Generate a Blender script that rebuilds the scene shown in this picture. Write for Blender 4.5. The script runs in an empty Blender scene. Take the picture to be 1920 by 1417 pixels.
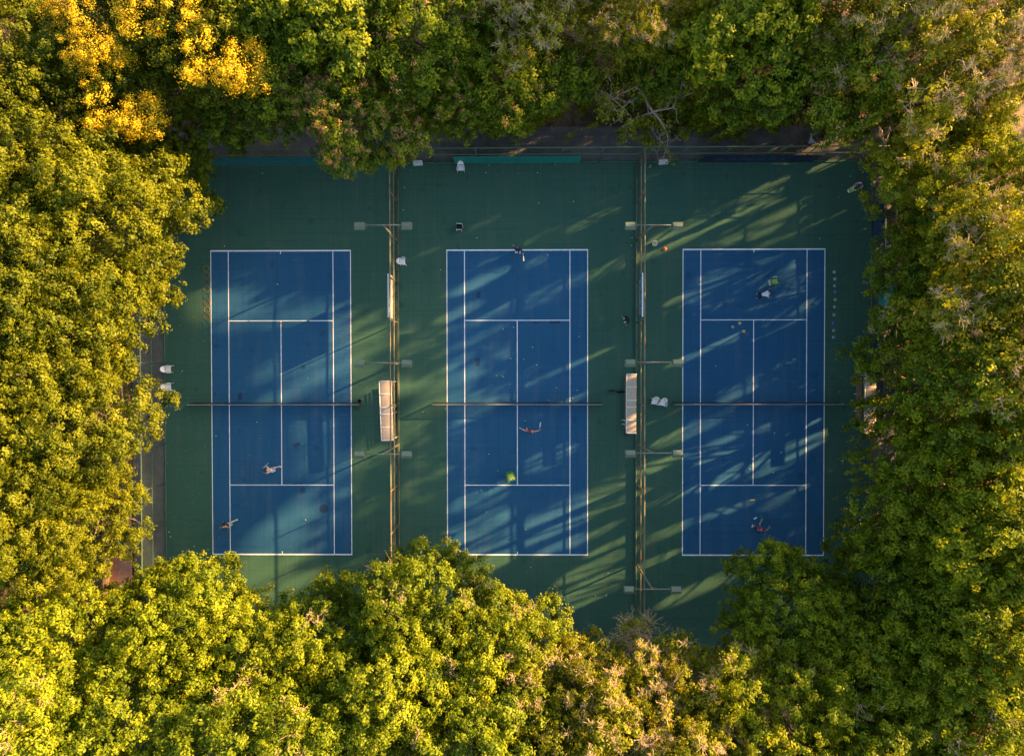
import bpy, math, random
import numpy as np
from mathutils import Vector, Matrix, Euler

S = bpy.context.scene
COL = S.collection
R_ = math.radians

# ------------------------------------------------------------------ camera
FPX = 1282.0                      # focal length in pixels of the 1920-wide photograph
CAM_LOC = Vector((0, 0, 53.11))
CAM_ROT = Euler((-1.41642e-2, 1.09377e-2, -1.27543e-3), 'XYZ')
cd = bpy.data.cameras.new('drone_camera')
cd.sensor_width = 36.0
cd.lens = FPX / 1920 * 36.0
cd.clip_start = 0.5
cd.clip_end = 2000
cam = bpy.data.objects.new('drone_camera', cd)
cam.location = CAM_LOC
cam.rotation_euler = CAM_ROT
COL.objects.link(cam)
S.camera = cam
_RM = CAM_ROT.to_matrix()

def at(px, py, z=0.0):
    """ground (or height z) point seen at photograph pixel px, py"""
    d = _RM @ Vector(((px - 960) / FPX, -(py - 708.5) / FPX, -1.0))
    t = (z - CAM_LOC.z) / d.z
    return CAM_LOC + d * t

# ------------------------------------------------------------------ light
SUN_EL, SUN_AZ = R_(18.5), R_(24.0)          # azimuth measured from +X towards +Y
W = bpy.data.worlds.new('World')
S.world = W
W.use_nodes = True
nt = W.node_tree
nt.nodes.clear()
sky = nt.nodes.new('ShaderNodeTexSky')
sky.sky_type = 'NISHITA'
sky.sun_disc = False
sky.sun_elevation = SUN_EL
sky.sun_rotation = R_(90) - SUN_AZ
sky.air_density = 1.2
sky.dust_density = 2.0
sky.ozone_density = 1.0
bg = nt.nodes.new('ShaderNodeBackground')
bg.inputs['Strength'].default_value = 0.07
wo = nt.nodes.new('ShaderNodeOutputWorld')
nt.links.new(sky.outputs[0], bg.inputs[0])
nt.links.new(bg.outputs[0], wo.inputs[0])
sd = bpy.data.lights.new('sun', 'SUN')
sd.energy = 5.0
sd.angle = R_(0.6)
sd.color = (1.0, 0.585, 0.23)
sun = bpy.data.objects.new('sun', sd)
sdir = Vector((math.cos(SUN_AZ) * math.cos(SUN_EL), math.sin(SUN_AZ) * math.cos(SUN_EL), math.sin(SUN_EL)))
sun.rotation_euler = sdir.to_track_quat('Z', 'Y').to_euler()
sun.location = (60, 27, 60)
COL.objects.link(sun)
S.view_settings.view_transform = 'Standard'
S.view_settings.look = 'None'
S.view_settings.gamma = 1.0
S.view_settings.use_curve_mapping = False
S.view_settings.exposure = 2.55
S.cycles.max_bounces = 7
S.cycles.diffuse_bounces = 3
S.cycles.glossy_bounces = 2
S.cycles.transmission_bounces = 4
S.cycles.transparent_max_bounces = 12
S.cycles.use_denoising = True

# ------------------------------------------------------------------ materials
def newmat(name):
    m = bpy.data.materials.new(name)
    m.use_nodes = True
    n = m.node_tree
    b = n.nodes['Principled BSDF']
    return m, n, b

def rgb(c):
    return (c[0], c[1], c[2], 1.0)

def pmat(name, c1, c2=None, scale=4.0, rough=0.6, metal=0.0, detail=4.0, bump=0.0, lo=0.35, hi=0.65, spec=0.5, stretch=None):
    """Principled material whose colour wanders between c1 and c2 by noise"""
    m, n, b = newmat(name)
    b.inputs['Roughness'].default_value = rough
    b.inputs['Metallic'].default_value = metal
    b.inputs['Specular IOR Level'].default_value = spec
    c2 = c2 or tuple(x * 0.82 for x in c1)
    tc = n.nodes.new('ShaderNodeTexCoord')
    mp = n.nodes.new('ShaderNodeMapping')
    if stretch:
        mp.inputs['Scale'].default_value = stretch
    no = n.nodes.new('ShaderNodeTexNoise')
    no.inputs['Scale'].default_value = scale
    no.inputs['Detail'].default_value = detail
    cr = n.nodes.new('ShaderNodeValToRGB')
    cr.color_ramp.elements[0].position = lo
    cr.color_ramp.elements[0].color = rgb(c1)
    cr.color_ramp.elements[1].position = hi
    cr.color_ramp.elements[1].color = rgb(c2)
    n.links.new(tc.outputs['Object'], mp.inputs[0])
    n.links.new(mp.outputs[0], no.inputs['Vector'])
    n.links.new(no.outputs[0], cr.inputs[0])
    n.links.new(cr.outputs[0], b.inputs['Base Color'])
    if bump:
        bp = n.nodes.new('ShaderNodeBump')
        bp.inputs['Strength'].default_value = bump
        n.links.new(no.outputs[0], bp.inputs['Height'])
        n.links.new(bp.outputs[0], b.inputs['Normal'])
    return m

def court_mat(name, base, alt, worn):
    """acrylic hard-court paint: broad mottling, squeegee streaks, fine grit, scuffed areas"""
    m, n, b = newmat(name)
    b.inputs['Roughness'].default_value = 0.85
    b.inputs['Specular IOR Level'].default_value = 0.12
    tc = n.nodes.new('ShaderNodeTexCoord')
    def noise(scale, detail, stretch=None):
        v = tc.outputs['Object']
        if stretch:
            mp = n.nodes.new('ShaderNodeMapping')
            mp.inputs['Scale'].default_value = stretch
            n.links.new(v, mp.inputs[0])
            v = mp.outputs[0]
        t = n.nodes.new('ShaderNodeTexNoise')
        t.inputs['Scale'].default_value = scale
        t.inputs['Detail'].default_value = detail
        n.links.new(v, t.inputs['Vector'])
        return t.outputs[0]
    def ramp(v, p0, p1):
        r = n.nodes.new('ShaderNodeMapRange')
        r.inputs[1].default_value = p0
        r.inputs[2].default_value = p1
        n.links.new(v, r.inputs[0])
        return r.outputs[0]
    def mix(f, a, c):
        x = n.nodes.new('ShaderNodeMix')
        x.data_type = 'RGBA'
        n.links.new(f, x.inputs[0])
        for s, v in ((6, a), (7, c)):
            if isinstance(v, tuple):
                x.inputs[s].default_value = rgb(v)
            else:
                n.links.new(v, x.inputs[s])
        return x.outputs[2]
    c = mix(ramp(noise(0.16, 3), 0.35, 0.68), base, alt)
    w = n.nodes.new('ShaderNodeMath')
    w.operation = 'MULTIPLY'
    n.links.new(ramp(noise(0.5, 5, (2.2, 0.35, 1)), 0.5, 0.8), w.inputs[0])
    w.inputs[1].default_value = 0.75
    c = mix(w.outputs[0], c, worn)
    g = n.nodes.new('ShaderNodeMath')
    g.operation = 'MULTIPLY'
    n.links.new(ramp(noise(9.0, 6), 0.45, 0.75), g.inputs[0])
    g.inputs[1].default_value = 0.45
    c = mix(g.outputs[0], c, tuple(x * 0.72 for x in base))
    s = n.nodes.new('ShaderNodeMath')
    s.operation = 'MULTIPLY'
    n.links.new(ramp(noise(0.9, 7), 0.62, 0.72), s.inputs[0])
    s.inputs[1].default_value = 0.45
    c = mix(s.outputs[0], c, tuple(x * 0.5 for x in base))
    for st_ in ((7.0, 0.10, 1), (0.10, 7.0, 1)):
        q = n.nodes.new('ShaderNodeMath')
        q.operation = 'MULTIPLY'
        n.links.new(ramp(noise(1.0, 4, st_), 0.52, 0.74), q.inputs[0])
        q.inputs[1].default_value = 0.55
        c = mix(q.outputs[0], c, tuple(x * 0.74 for x in base))
    n.links.new(c, b.inputs['Base Color'])
    bp = n.nodes.new('ShaderNodeBump')
    bp.inputs['Strength'].default_value = 0.15
    bp.inputs['Distance'].default_value = 0.01
    n.links.new(noise(60, 3), bp.inputs['Height'])
    n.links.new(bp.outputs[0], b.inputs['Normal'])
    return m

def leaf_mat(name, dark, mid, light, trans=0.35, var=0.25, tcol=None):
    """leaf: diffuse front, warm light through the blade; tint attribute sets tone by leaf age, with inner leaves shaded darker"""
    m = bpy.data.materials.new(name)
    m.use_nodes = True
    n = m.node_tree
    n.nodes.clear()
    out = n.nodes.new('ShaderNodeOutputMaterial')
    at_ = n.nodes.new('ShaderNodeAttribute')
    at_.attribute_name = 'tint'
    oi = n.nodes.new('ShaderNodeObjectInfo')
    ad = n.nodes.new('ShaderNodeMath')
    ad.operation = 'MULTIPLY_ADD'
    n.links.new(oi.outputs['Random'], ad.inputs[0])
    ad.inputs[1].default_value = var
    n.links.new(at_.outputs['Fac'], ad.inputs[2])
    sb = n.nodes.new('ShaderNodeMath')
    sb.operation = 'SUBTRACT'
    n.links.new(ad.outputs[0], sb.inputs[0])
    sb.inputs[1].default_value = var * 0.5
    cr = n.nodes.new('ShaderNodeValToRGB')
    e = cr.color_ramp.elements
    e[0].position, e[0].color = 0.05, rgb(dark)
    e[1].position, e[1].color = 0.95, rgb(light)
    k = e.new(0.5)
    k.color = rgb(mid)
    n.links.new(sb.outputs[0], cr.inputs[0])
    pb = n.nodes.new('ShaderNodeBsdfPrincipled')
    pb.inputs['Roughness'].default_value = 0.5
    pb.inputs['Specular IOR Level'].default_value = 0.18
    n.links.new(cr.outputs[0], pb.inputs['Base Color'])
    tr = n.nodes.new('ShaderNodeBsdfTranslucent')
    mx = n.nodes.new('ShaderNodeMix')
    mx.data_type = 'RGBA'
    mx.blend_type = 'MULTIPLY'
    mx.inputs[0].default_value = 1.0
    n.links.new(cr.outputs[0], mx.inputs[6])
    mx.inputs[7].default_value = rgb(tcol or (1.9, 1.7, 0.6))
    n.links.new(mx.outputs[2], tr.inputs[0])
    ms = n.nodes.new('ShaderNodeMixShader')
    ms.inputs[0].default_value = trans
    n.links.new(pb.outputs[0], ms.inputs[1])
    n.links.new(tr.outputs[0], ms.inputs[2])
    n.links.new(ms.outputs[0], out.inputs[0])
    return m

def mesh_mat(name, col, pitch, wire, diamond=True):
    """wire netting drawn as a lattice with open holes (object X along, Z up)"""
    m, n, b = newmat(name)
    b.inputs['Base Color'].default_value = rgb(col)
    b.inputs['Roughness'].default_value = 0.6
    tc = n.nodes.new('ShaderNodeTexCoord')
    sp = n.nodes.new('ShaderNodeSeparateXYZ')
    n.links.new(tc.outputs['Object'], sp.inputs[0])
    def mth(op, a, c=None):
        x = n.nodes.new('ShaderNodeMath')
        x.operation = op
        for i, v in enumerate((a, c)):
            if v is None:
                continue
            if isinstance(v, (int, float)):
                x.inputs[i].default_value = v
            else:
                n.links.new(v, x.inputs[i])
        return x.outputs[0]
    X, Z = sp.outputs[0], sp.outputs[2]
    if diamond:
        u, v = mth('ADD', X, Z), mth('SUBTRACT', X, Z)
    else:
        u, v = X, Z
    fs = []
    for q in (u, v):
        f = mth('FRACT', mth('DIVIDE', q, pitch))
        fs.append(mth('LESS_THAN', f, wire / pitch))
    fac = mth('MAXIMUM', fs[0], fs[1])
    tr = n.nodes.new('ShaderNodeBsdfTransparent')
    ms = n.nodes.new('ShaderNodeMixShader')
    n.links.new(fac, ms.inputs[0])
    n.links.new(tr.outputs[0], ms.inputs[1])
    n.links.new(b.outputs[0], ms.inputs[2])
    n.links.new(ms.outputs[0], n.nodes['Material Output'].inputs[0])
    return m

M = {}
M['green'] = court_mat('green_acrylic', (0.037, 0.097, 0.069), (0.046, 0.111, 0.074), (0.074, 0.118, 0.083))
M['blue'] = court_mat('blue_acrylic', (0.018, 0.086, 0.170), (0.025, 0.099, 0.190), (0.054, 0.111, 0.186))
M['line'] = pmat('white_line_paint', (0.80, 0.80, 0.80), (0.66, 0.67, 0.68), 3, 0.7)
M['patch'] = pmat('dark_blue_repair', (0.003, 0.030, 0.072), (0.004, 0.034, 0.080), 3, 0.8)
M['blotch'] = pmat('dark_green_blotch', (0.010, 0.035, 0.028), (0.014, 0.045, 0.035), 2, 0.6)
M['path'] = pmat('grey_concrete', (0.075, 0.068, 0.064), (0.12, 0.108, 0.10), 1.1, 0.9, detail=8, bump=0.1)
M['tanpath'] = pmat('tan_paving', (0.30, 0.20, 0.13), (0.22, 0.15, 0.10), 1.5, 0.9, detail=8, bump=0.1)
M['brick'] = pmat('terracotta_paving', (0.34, 0.17, 0.12), (0.27, 0.13, 0.09), 3, 0.85, detail=6, bump=0.1)
M['soil'] = pmat('leaf_litter_soil', (0.07, 0.042, 0.022), (0.13, 0.075, 0.03), 1.3, 0.95, detail=10, bump=0.3)
M['rail'] = pmat('rusty_olive_steel', (0.20, 0.19, 0.10), (0.19, 0.085, 0.035), 1.6, 0.55, metal=0.1, detail=8, lo=0.48, hi=0.62)
M['greensteel'] = pmat('green_steel', (0.05, 0.11, 0.07), (0.11, 0.10, 0.05), 2.0, 0.55, metal=0.1, detail=8, lo=0.5, hi=0.68)
M['pole'] = pmat('rusty_pole', (0.20, 0.22, 0.16), (0.20, 0.09, 0.05), 1.5, 0.5, metal=0.1, detail=8, lo=0.45, hi=0.65)
M['lamp'] = pmat('grey_green_lamp_shell', (0.10, 0.15, 0.10), (0.14, 0.16, 0.10), 3, 0.6)
M['lampglass'] = pmat('lamp_glass', (0.5, 0.52, 0.5), (0.45, 0.47, 0.45), 3, 0.15)
M['net'] = mesh_mat('net_cord_mesh', (0.012, 0.014, 0.014), 0.045, 0.019, False)
M['chain'] = mesh_mat('chain_link', (0.07, 0.11, 0.07), 0.07, 0.0045, True)
M['tape'] = pmat('white_net_tape', (0.34, 0.34, 0.31), (0.26, 0.26, 0.24), 4, 0.8)
M['white'] = pmat('white_plastic', (0.80, 0.76, 0.74), (0.70, 0.67, 0.66), 5, 0.35)
M['whitemetal'] = pmat('white_metal', (0.78, 0.76, 0.72), (0.66, 0.64, 0.60), 5, 0.4)
M['poly'] = pmat('tan_polycarbonate', (0.46, 0.36, 0.25), (0.40, 0.31, 0.22), 2.2, 0.35, stretch=(8, 1, 1))
M['bench'] = pmat('bench_slats', (0.24, 0.16, 0.09), (0.16, 0.10, 0.06), 3, 0.6, stretch=(1, 8, 1))
M['banner_green'] = pmat('teal_banner', (0.012, 0.20, 0.155), (0.010, 0.165, 0.14), 0.6, 0.6)
M['banner_teal'] = pmat('dark_teal_banner', (0.008, 0.12, 0.13), (0.006, 0.10, 0.12), 0.6, 0.6)
M['banner_navy'] = pmat('navy_banner', (0.008, 0.02, 0.05), (0.006, 0.014, 0.035), 0.6, 0.6)
M['banner_blue'] = pmat('blue_banner', (0.012, 0.10, 0.15), (0.010, 0.085, 0.13), 0.8, 0.55)
M['mark_pale'] = pmat('pale_lettering', (0.50, 0.62, 0.70), (0.40, 0.52, 0.62), 3, 0.6)
M['mark_blue'] = pmat('dull_blue_lettering', (0.05, 0.12, 0.20), (0.04, 0.09, 0.16), 3, 0.6)
M['mark_teal'] = pmat('dull_teal_lettering', (0.03, 0.20, 0.20), (0.025, 0.17, 0.18), 3, 0.6)
M['ball'] = pmat('ball_felt', (0.55, 0.66, 0.12), (0.48, 0.60, 0.10), 30, 0.9)
M['oldball'] = pmat('pale_ball_felt', (0.52, 0.62, 0.34), (0.45, 0.55, 0.28), 30, 0.9)
M['cartgreen'] = pmat('green_cart_plastic', (0.03, 0.22, 0.05), (0.025, 0.18, 0.04), 4, 0.4)
M['black'] = pmat('black_plastic', (0.012, 0.012, 0.013), (0.02, 0.02, 0.02), 4, 0.5)
M['ringyellow'] = pmat('faded_yellow_plastic', (0.26, 0.22, 0.04), (0.22, 0.18, 0.03), 4, 0.6)
M['ringorange'] = pmat('faded_orange_plastic', (0.20, 0.07, 0.03), (0.16, 0.06, 0.03), 4, 0.6)
M['ringblue'] = pmat('faded_blue_plastic', (0.02, 0.10, 0.17), (0.02, 0.09, 0.15), 4, 0.6)
M['yellow'] = pmat('yellow_plastic', (0.55, 0.42, 0.05), (0.48, 0.36, 0.05), 4, 0.5)
M['orange'] = pmat('orange_plastic', (0.60, 0.12, 0.04), (0.5, 0.10, 0.04), 4, 0.5)
M['red'] = pmat('dull_red_plastic', (0.22, 0.06, 0.04), (0.18, 0.05, 0.035), 4, 0.5)
M['bluep'] = pmat('blue_plastic', (0.02, 0.16, 0.38), (0.02, 0.13, 0.32), 4, 0.5)
M['tealp'] = pmat('teal_plastic', (0.01, 0.15, 0.16), (0.01, 0.12, 0.13), 4, 0.5)
M['grey'] = pmat('grey_plastic', (0.46, 0.46, 0.45), (0.38, 0.38, 0.38), 4, 0.5)
M['darkglass'] = pmat('dark_panel', (0.02, 0.03, 0.045), (0.03, 0.04, 0.055), 2, 0.25)
M['bark'] = pmat('brown_bark', (0.10, 0.065, 0.04), (0.17, 0.12, 0.08), 2.5, 0.9, detail=8, bump=0.4, stretch=(1, 1, 0.3))
M['palebark'] = pmat('pale_bark', (0.30, 0.22, 0.16), (0.40, 0.31, 0.24), 2.5, 0.9, detail=8, bump=0.3)
M['twig'] = pmat('pale_twig', (0.56, 0.42, 0.24), (0.46, 0.34, 0.20), 2.5, 0.9)
M['conewhite'] = pmat('dull_white_plastic', (0.30, 0.30, 0.29), (0.25, 0.25, 0.24), 5, 0.5)
M['skin'] = pmat('skin', (0.50, 0.29, 0.20), (0.44, 0.25, 0.17), 8, 0.5)
M['hair'] = pmat('black_hair', (0.010, 0.008, 0.007), (0.02, 0.015, 0.012), 12, 0.5)

LEAF = {
    'olive': leaf_mat('olive_leaf', (0.036, 0.060, 0.003), (0.112, 0.138, 0.004), (0.205, 0.220, 0.006), 0.36),
    'bright': leaf_mat('bright_leaf', (0.045, 0.085, 0.004), (0.160, 0.212, 0.007), (0.295, 0.325, 0.011), 0.38),
    'twiggy': leaf_mat('dusty_leaf', (0.065, 0.092, 0.005), (0.185, 0.205, 0.008), (0.34, 0.315, 0.016), 0.40),
    'dark': leaf_mat('deep_green_leaf', (0.050, 0.090, 0.004), (0.155, 0.205, 0.006), (0.30, 0.310, 0.009), 0.42),
    'broad': leaf_mat('broad_leaf', (0.040, 0.085, 0.005), (0.135, 0.190, 0.008), (0.31, 0.325, 0.011), 0.38),
    'gold': leaf_mat('golden_tree_leaf', (0.030, 0.060, 0.003), (0.080, 0.112, 0.005), (0.18, 0.19, 0.007), 0.36),
    'flower': leaf_mat('golden_flower', (0.42, 0.27, 0.006), (0.60, 0.42, 0.010), (0.70, 0.52, 0.02), 0.30, tcol=(1.2, 1.25, 0.8)),
    'pod': leaf_mat('papery_pod', (0.26, 0.15, 0.05), (0.38, 0.21, 0.10), (0.52, 0.24, 0.15), 0.30, tcol=(1.2, 1.0, 0.8)),
    'pink': leaf_mat('pink_pod', (0.45, 0.17, 0.11), (0.55, 0.22, 0.15), (0.62, 0.30, 0.20), 0.25, tcol=(1.2, 1.0, 0.8)),
    'under': leaf_mat('undergrowth_leaf', (0.020, 0.038, 0.006), (0.055, 0.070, 0.010), (0.13, 0.11, 0.014), 0.28),
    'litter': leaf_mat('fallen_leaf', (0.10, 0.06, 0.02), (0.20, 0.13, 0.04), (0.32, 0.24, 0.08), 0.1),
}

# ------------------------------------------------------------------ mesh helpers
class MB:
    """collects shapes, then links them as ONE mesh object"""
    def __init__(s):
        s.v, s.f = [], []
    def add(s, vs, fs):
        o = len(s.v)
        s.v += [tuple(p) for p in vs]
        s.f += [tuple(i + o for i in f) for f in fs]
    def box(s, c, size, rot=None, bev=0.0):
        hx, hy, hz = (x * 0.5 for x in size)
        if bev > 0:
            b = min(bev, hx * .49, hy * .49, hz * .49)
            vs = []
            for sx in (-1, 1):
                for sy in (-1, 1):
                    for sz in (-1, 1):
                        vs += [(sx * (hx - b), sy * (hy - b), sz * hz), (sx * (hx - b), sy * hy, sz * (hz - b)), (sx * hx, sy * (hy - b), sz * (hz - b))]
            import bmesh
            bm = bmesh.new()
            for p in vs:
                bm.verts.new(p)
            bmesh.ops.convex_hull(bm, input=bm.verts)
            bm.verts.index_update()
            vs = [v.co.copy() for v in bm.verts]
            fs = [[v.index for v in f.verts] for f in bm.faces]
            bm.free()
        else:
            vs = [(sx * hx, sy * hy, sz * hz) for sx in (-1, 1) for sy in (-1, 1) for sz in (-1, 1)]
            fs = [(0, 1, 3, 2), (4, 6, 7, 5), (0, 4, 5, 1), (2, 3, 7, 6), (0, 2, 6, 4), (1, 5, 7, 3)]
        if rot is not None:
            vs = [rot @ Vector(p) for p in vs]
        s.add([(p[0] + c[0], p[1] + c[1], p[2] + c[2]) for p in vs], fs)
        return s
    def tube(s, pts, rad, n=6, closed=False):
        pts = [Vector(p) for p in pts]
        k = len(pts)
        if not hasattr(rad, '__len__'):
            rad = [rad] * k
        vs, fs = [], []
        prev = None
        for i, p in enumerate(pts):
            if closed:
                d = pts[(i + 1) % k] - pts[i - 1]
            else:
                d = pts[min(i + 1, k - 1)] - pts[max(i - 1, 0)]
            d.normalize()
            if prev is None:
                a = d.orthogonal().normalized()
            else:
                a = prev - d * prev.dot(d)
                if a.length < 1e-6:
                    a = d.orthogonal()
                a.normalize()
            prev = a
            b = d.cross(a)
            for j in range(n):
                t = 2 * math.pi * j / n
                vs.append(p + (a * math.cos(t) + b * math.sin(t)) * rad[i])
        for i in range(k if closed else k - 1):
            i2 = (i + 1) % k
            for j in range(n):
                j2 = (j + 1) % n
                fs.append((i * n + j, i * n + j2, i2 * n + j2, i2 * n + j))
        if not closed:
            fs.append(tuple(range(n - 1, -1, -1)))
            fs.append(tuple((k - 1) * n + j for j in range(n)))
        s.add(vs, fs)
        return s
    def lathe(s, prof, c=(0, 0, 0), n=16, cap=True):
        vs, fs = [], []
        for r, z in prof:
            for j in range(n):
                t = 2 * math.pi * j / n
                vs.append((c[0] + r * math.cos(t), c[1] + r * math.sin(t), c[2] + z))
        for i in range(len(prof) - 1):
            for j in range(n):
                j2 = (j + 1) % n
                fs.append((i * n + j, i * n + j2, (i + 1) * n + j2, (i + 1) * n + j))
        if cap:
            fs.append(tuple(range(n - 1, -1, -1)))
            fs.append(tuple((len(prof) - 1) * n + j for j in range(n)))
        s.add(vs, fs)
        return s
    def ball(s, c, r, n=8, sc=(1, 1, 1)):
        prof = []
        vs, fs = [], []
        for i in range(n + 1):
            a = math.pi * i / n
            for j in range(n + 2):
                t = 2 * math.pi * j / (n + 2)
                vs.append((c[0] + r * sc[0] * math.sin(a) * math.cos(t), c[1] + r * sc[1] * math.sin(a) * math.sin(t), c[2] + r * sc[2] * math.cos(a)))
        w = n + 2
        for i in range(n):
            for j in range(w):
                j2 = (j + 1) % w
                fs.append((i * w + j, (i + 1) * w + j, (i + 1) * w + j2, i * w + j2))
        s.add(vs, fs)
        return s
    def mesh(s, name):
        me = bpy.data.meshes.new(name)
        me.from_pydata(s.v, [], s.f)
        me.validate()
        return me
    def build(s, name, mat, parent=None, smooth=False):
        me = s.mesh(name)
        me.materials.append(mat)
        if smooth:
            me.polygons.foreach_set('use_smooth', [True] * len(me.polygons))
        return link(name, me, parent)

def link(name, data, parent=None, loc=None, rot=None, scale=None):
    o = bpy.data.objects.new(name, data)
    COL.objects.link(o)
    if parent:
        o.parent = parent
    if loc is not None:
        o.location = loc
    if rot is not None:
        o.rotation_euler = rot
    if scale is not None:
        o.scale = scale
    return o

def thing(name, label, cat, loc=(0, 0, 0), rz=0.0, group=None):
    o = bpy.data.objects.new(name, None)
    COL.objects.link(o)
    o.location = loc
    o.rotation_euler = (0, 0, rz)
    o.empty_display_size = 0.3
    return tag(o, label, cat, group)

def tag(o, label, cat, group=None):
    o['label'] = label
    o['category'] = cat
    if group:
        o['group'] = group
    return o

def struct(o, kind='structure'):
    o['kind'] = kind
    return o

def copy_tree(o, parent=None):
    c = o.copy()
    COL.objects.link(c)
    c.parent = parent
    for ch in list(o.children):
        copy_tree(ch, c)
    return c

def np_mesh(name, V, F, mat, face_attr=None):
    """fast mesh from an (n,3) vertex array and an (m,4) face array"""
    me = bpy.data.meshes.new(name)
    V = np.asarray(V, dtype=np.float32)
    F = np.asarray(F, dtype=np.int32)
    me.vertices.add(len(V))
    me.vertices.foreach_set('co', V.ravel())
    me.loops.add(F.size)
    me.loops.foreach_set('vertex_index', F.ravel())
    me.polygons.add(len(F))
    me.polygons.foreach_set('loop_start', np.arange(0, F.size, F.shape[1], dtype=np.int32))
    me.polygons.foreach_set('loop_total', np.full(len(F), F.shape[1], dtype=np.int32))
    if face_attr is not None:
        a = me.attributes.new('tint', 'FLOAT', 'FACE')
        a.data.foreach_set('value', np.asarray(face_attr, dtype=np.float32))
    me.materials.append(mat)
    me.update(calc_edges=True)
    return me

def unit(a):
    return a / np.maximum(np.linalg.norm(a, axis=-1, keepdims=True), 1e-9)

def leaf_arrays(rng, P, N, size, asp=0.55, along=None):
    """diamond leaves at P facing N; 'along' biases the blade direction"""
    n = len(P)
    N = unit(N)
    A = rng.normal(size=(n, 3)) if along is None else along + 0.45 * rng.normal(size=(n, 3))
    T = unit(A - N * np.sum(A * N, axis=1, keepdims=True))
    B = np.cross(N, T)
    s = size[:, None]
    V = np.empty((n, 4, 3), dtype=np.float32)
    V[:, 0] = P - T * s
    V[:, 1] = P + B * s * asp
    V[:, 2] = P + T * s - N * s * 0.25
    V[:, 3] = P - B * s * asp
    F = np.arange(n * 4).reshape(n, 4)
    return V.reshape(-1, 3), F

# ------------------------------------------------------------------ ground and courts
FX0, FX1 = at(310, 690).x, at(1632, 690).x          # left and right fence lines
FY1 = at(960, 305).y                                 # top fence line
FY0 = at(960, 1215).y                                # lower end of the green surface
D1X, D2X = at(748, 690).x, at(1193, 690).x           # the two dividing fences
CX = (-18.572, -0.171, 18.102)
CY = -2.685
HW, HL = 5.485, 11.885

def slab(name, x0, x1, y0, y1, ztop, th, mat):
    return struct(MB().box(((x0 + x1) / 2, (y0 + y1) / 2, ztop - th / 2), (x1 - x0, y1 - y0, th)).build(name, mat))

def sheet(name, rects, z, mat):
    b = MB()
    for x0, x1, y0, y1 in rects:
        b.add([(x0, y0, z), (x1, y0, z), (x1, y1, z), (x0, y1, z)], [(0, 1, 2, 3)])
    return struct(b.build(name, mat))

g = MB()
NG = 60
for i in range(NG + 1):
    for j in range(NG + 1):
        x, y = -400 + 800 * i / NG, -400 + 800 * j / NG
        g.v.append((x, y, -0.12))
for i in range(NG):
    for j in range(NG):
        a = i * (NG + 1) + j
        g.f.append((a, a + NG + 1, a + NG + 2, a + 1))
struct(g.build('ground', M['soil']))
slab('green_hardcourt', FX0 - 0.15, FX1 + 0.15, FY0, FY1 + 0.15, 0.0, 0.2, M['green'])
slab('upper_path', FX0 - 4.2, FX1 + 16, FY1 + 0.16, at(960, 238).y, -0.03, 0.15, M['path'])
slab('left_path', FX0 - 2.6, FX0 - 0.16, FY0 - 2, FY1 + 0.155, -0.035, 0.15, M['path'])
slab('right_path', FX1 + 0.16, FX1 + 2.4, FY0 - 2, FY1 + 0.155, -0.035, 0.15, M['path'])
slab('tan_clearing', FX1 + 4.5, FX1 + 16, at(960, 310).y, at(960, 160).y, -0.025, 0.12, M['tanpath'])

# expansion joints across the concrete paths
jn = MB()
for i in range(18):
    x = FX0 - 3 + i * 3.6
    jn.add([(x, FY1 + 0.17, -0.026), (x + 0.03, FY1 + 0.17, -0.026), (x + 0.03, at(960, 238).y, -0.026), (x, at(960, 238).y, -0.026)], [(0, 1, 2, 3)])
for i in range(12):
    y = FY0 + i * 3.3
    jn.add([(FX0 - 2.6, y, -0.031), (FX0 - 0.17, y, -0.031), (FX0 - 0.17, y + 0.03, -0.031), (FX0 - 2.6, y + 0.03, -0.031)], [(0, 1, 2, 3)])
struct(jn.build('path_joints', M['soil']))

for cx in CX:
    sheet('blue_court', [(cx - HW, cx + HW, CY - HL, CY + HL)], 0.004, M['blue'])
    L = []
    w, bw = 0.06, 0.10
    L.append((cx - HW, cx + HW, CY + HL - bw, CY + HL))
    L.append((cx - HW, cx + HW, CY - HL, CY - HL + bw))
    for sx in (-1, 1):
        xo = cx + sx * (HW - w / 2)
        L.append((xo - w / 2, xo + w / 2, CY - HL + bw, CY + HL - bw))
        xi = cx + sx * (4.115 - w / 2)
        L.append((xi - w / 2, xi + w / 2, CY - HL + bw, CY + HL - bw))
    for sy in (-1, 1):
        ys = CY + sy * 6.4
        L.append((cx - 4.055, cx + 4.055, ys - w / 2, ys + w / 2))
        yb = CY + sy * (HL - bw - 0.10)
        L.append((cx - w / 2, cx + w / 2, yb - 0.10, yb + 0.10))
    L.append((cx - w / 2, cx + w / 2, CY - 6.37, CY + 6.37))
    sheet('court_lines', L, 0.009, M['line'])

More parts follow.
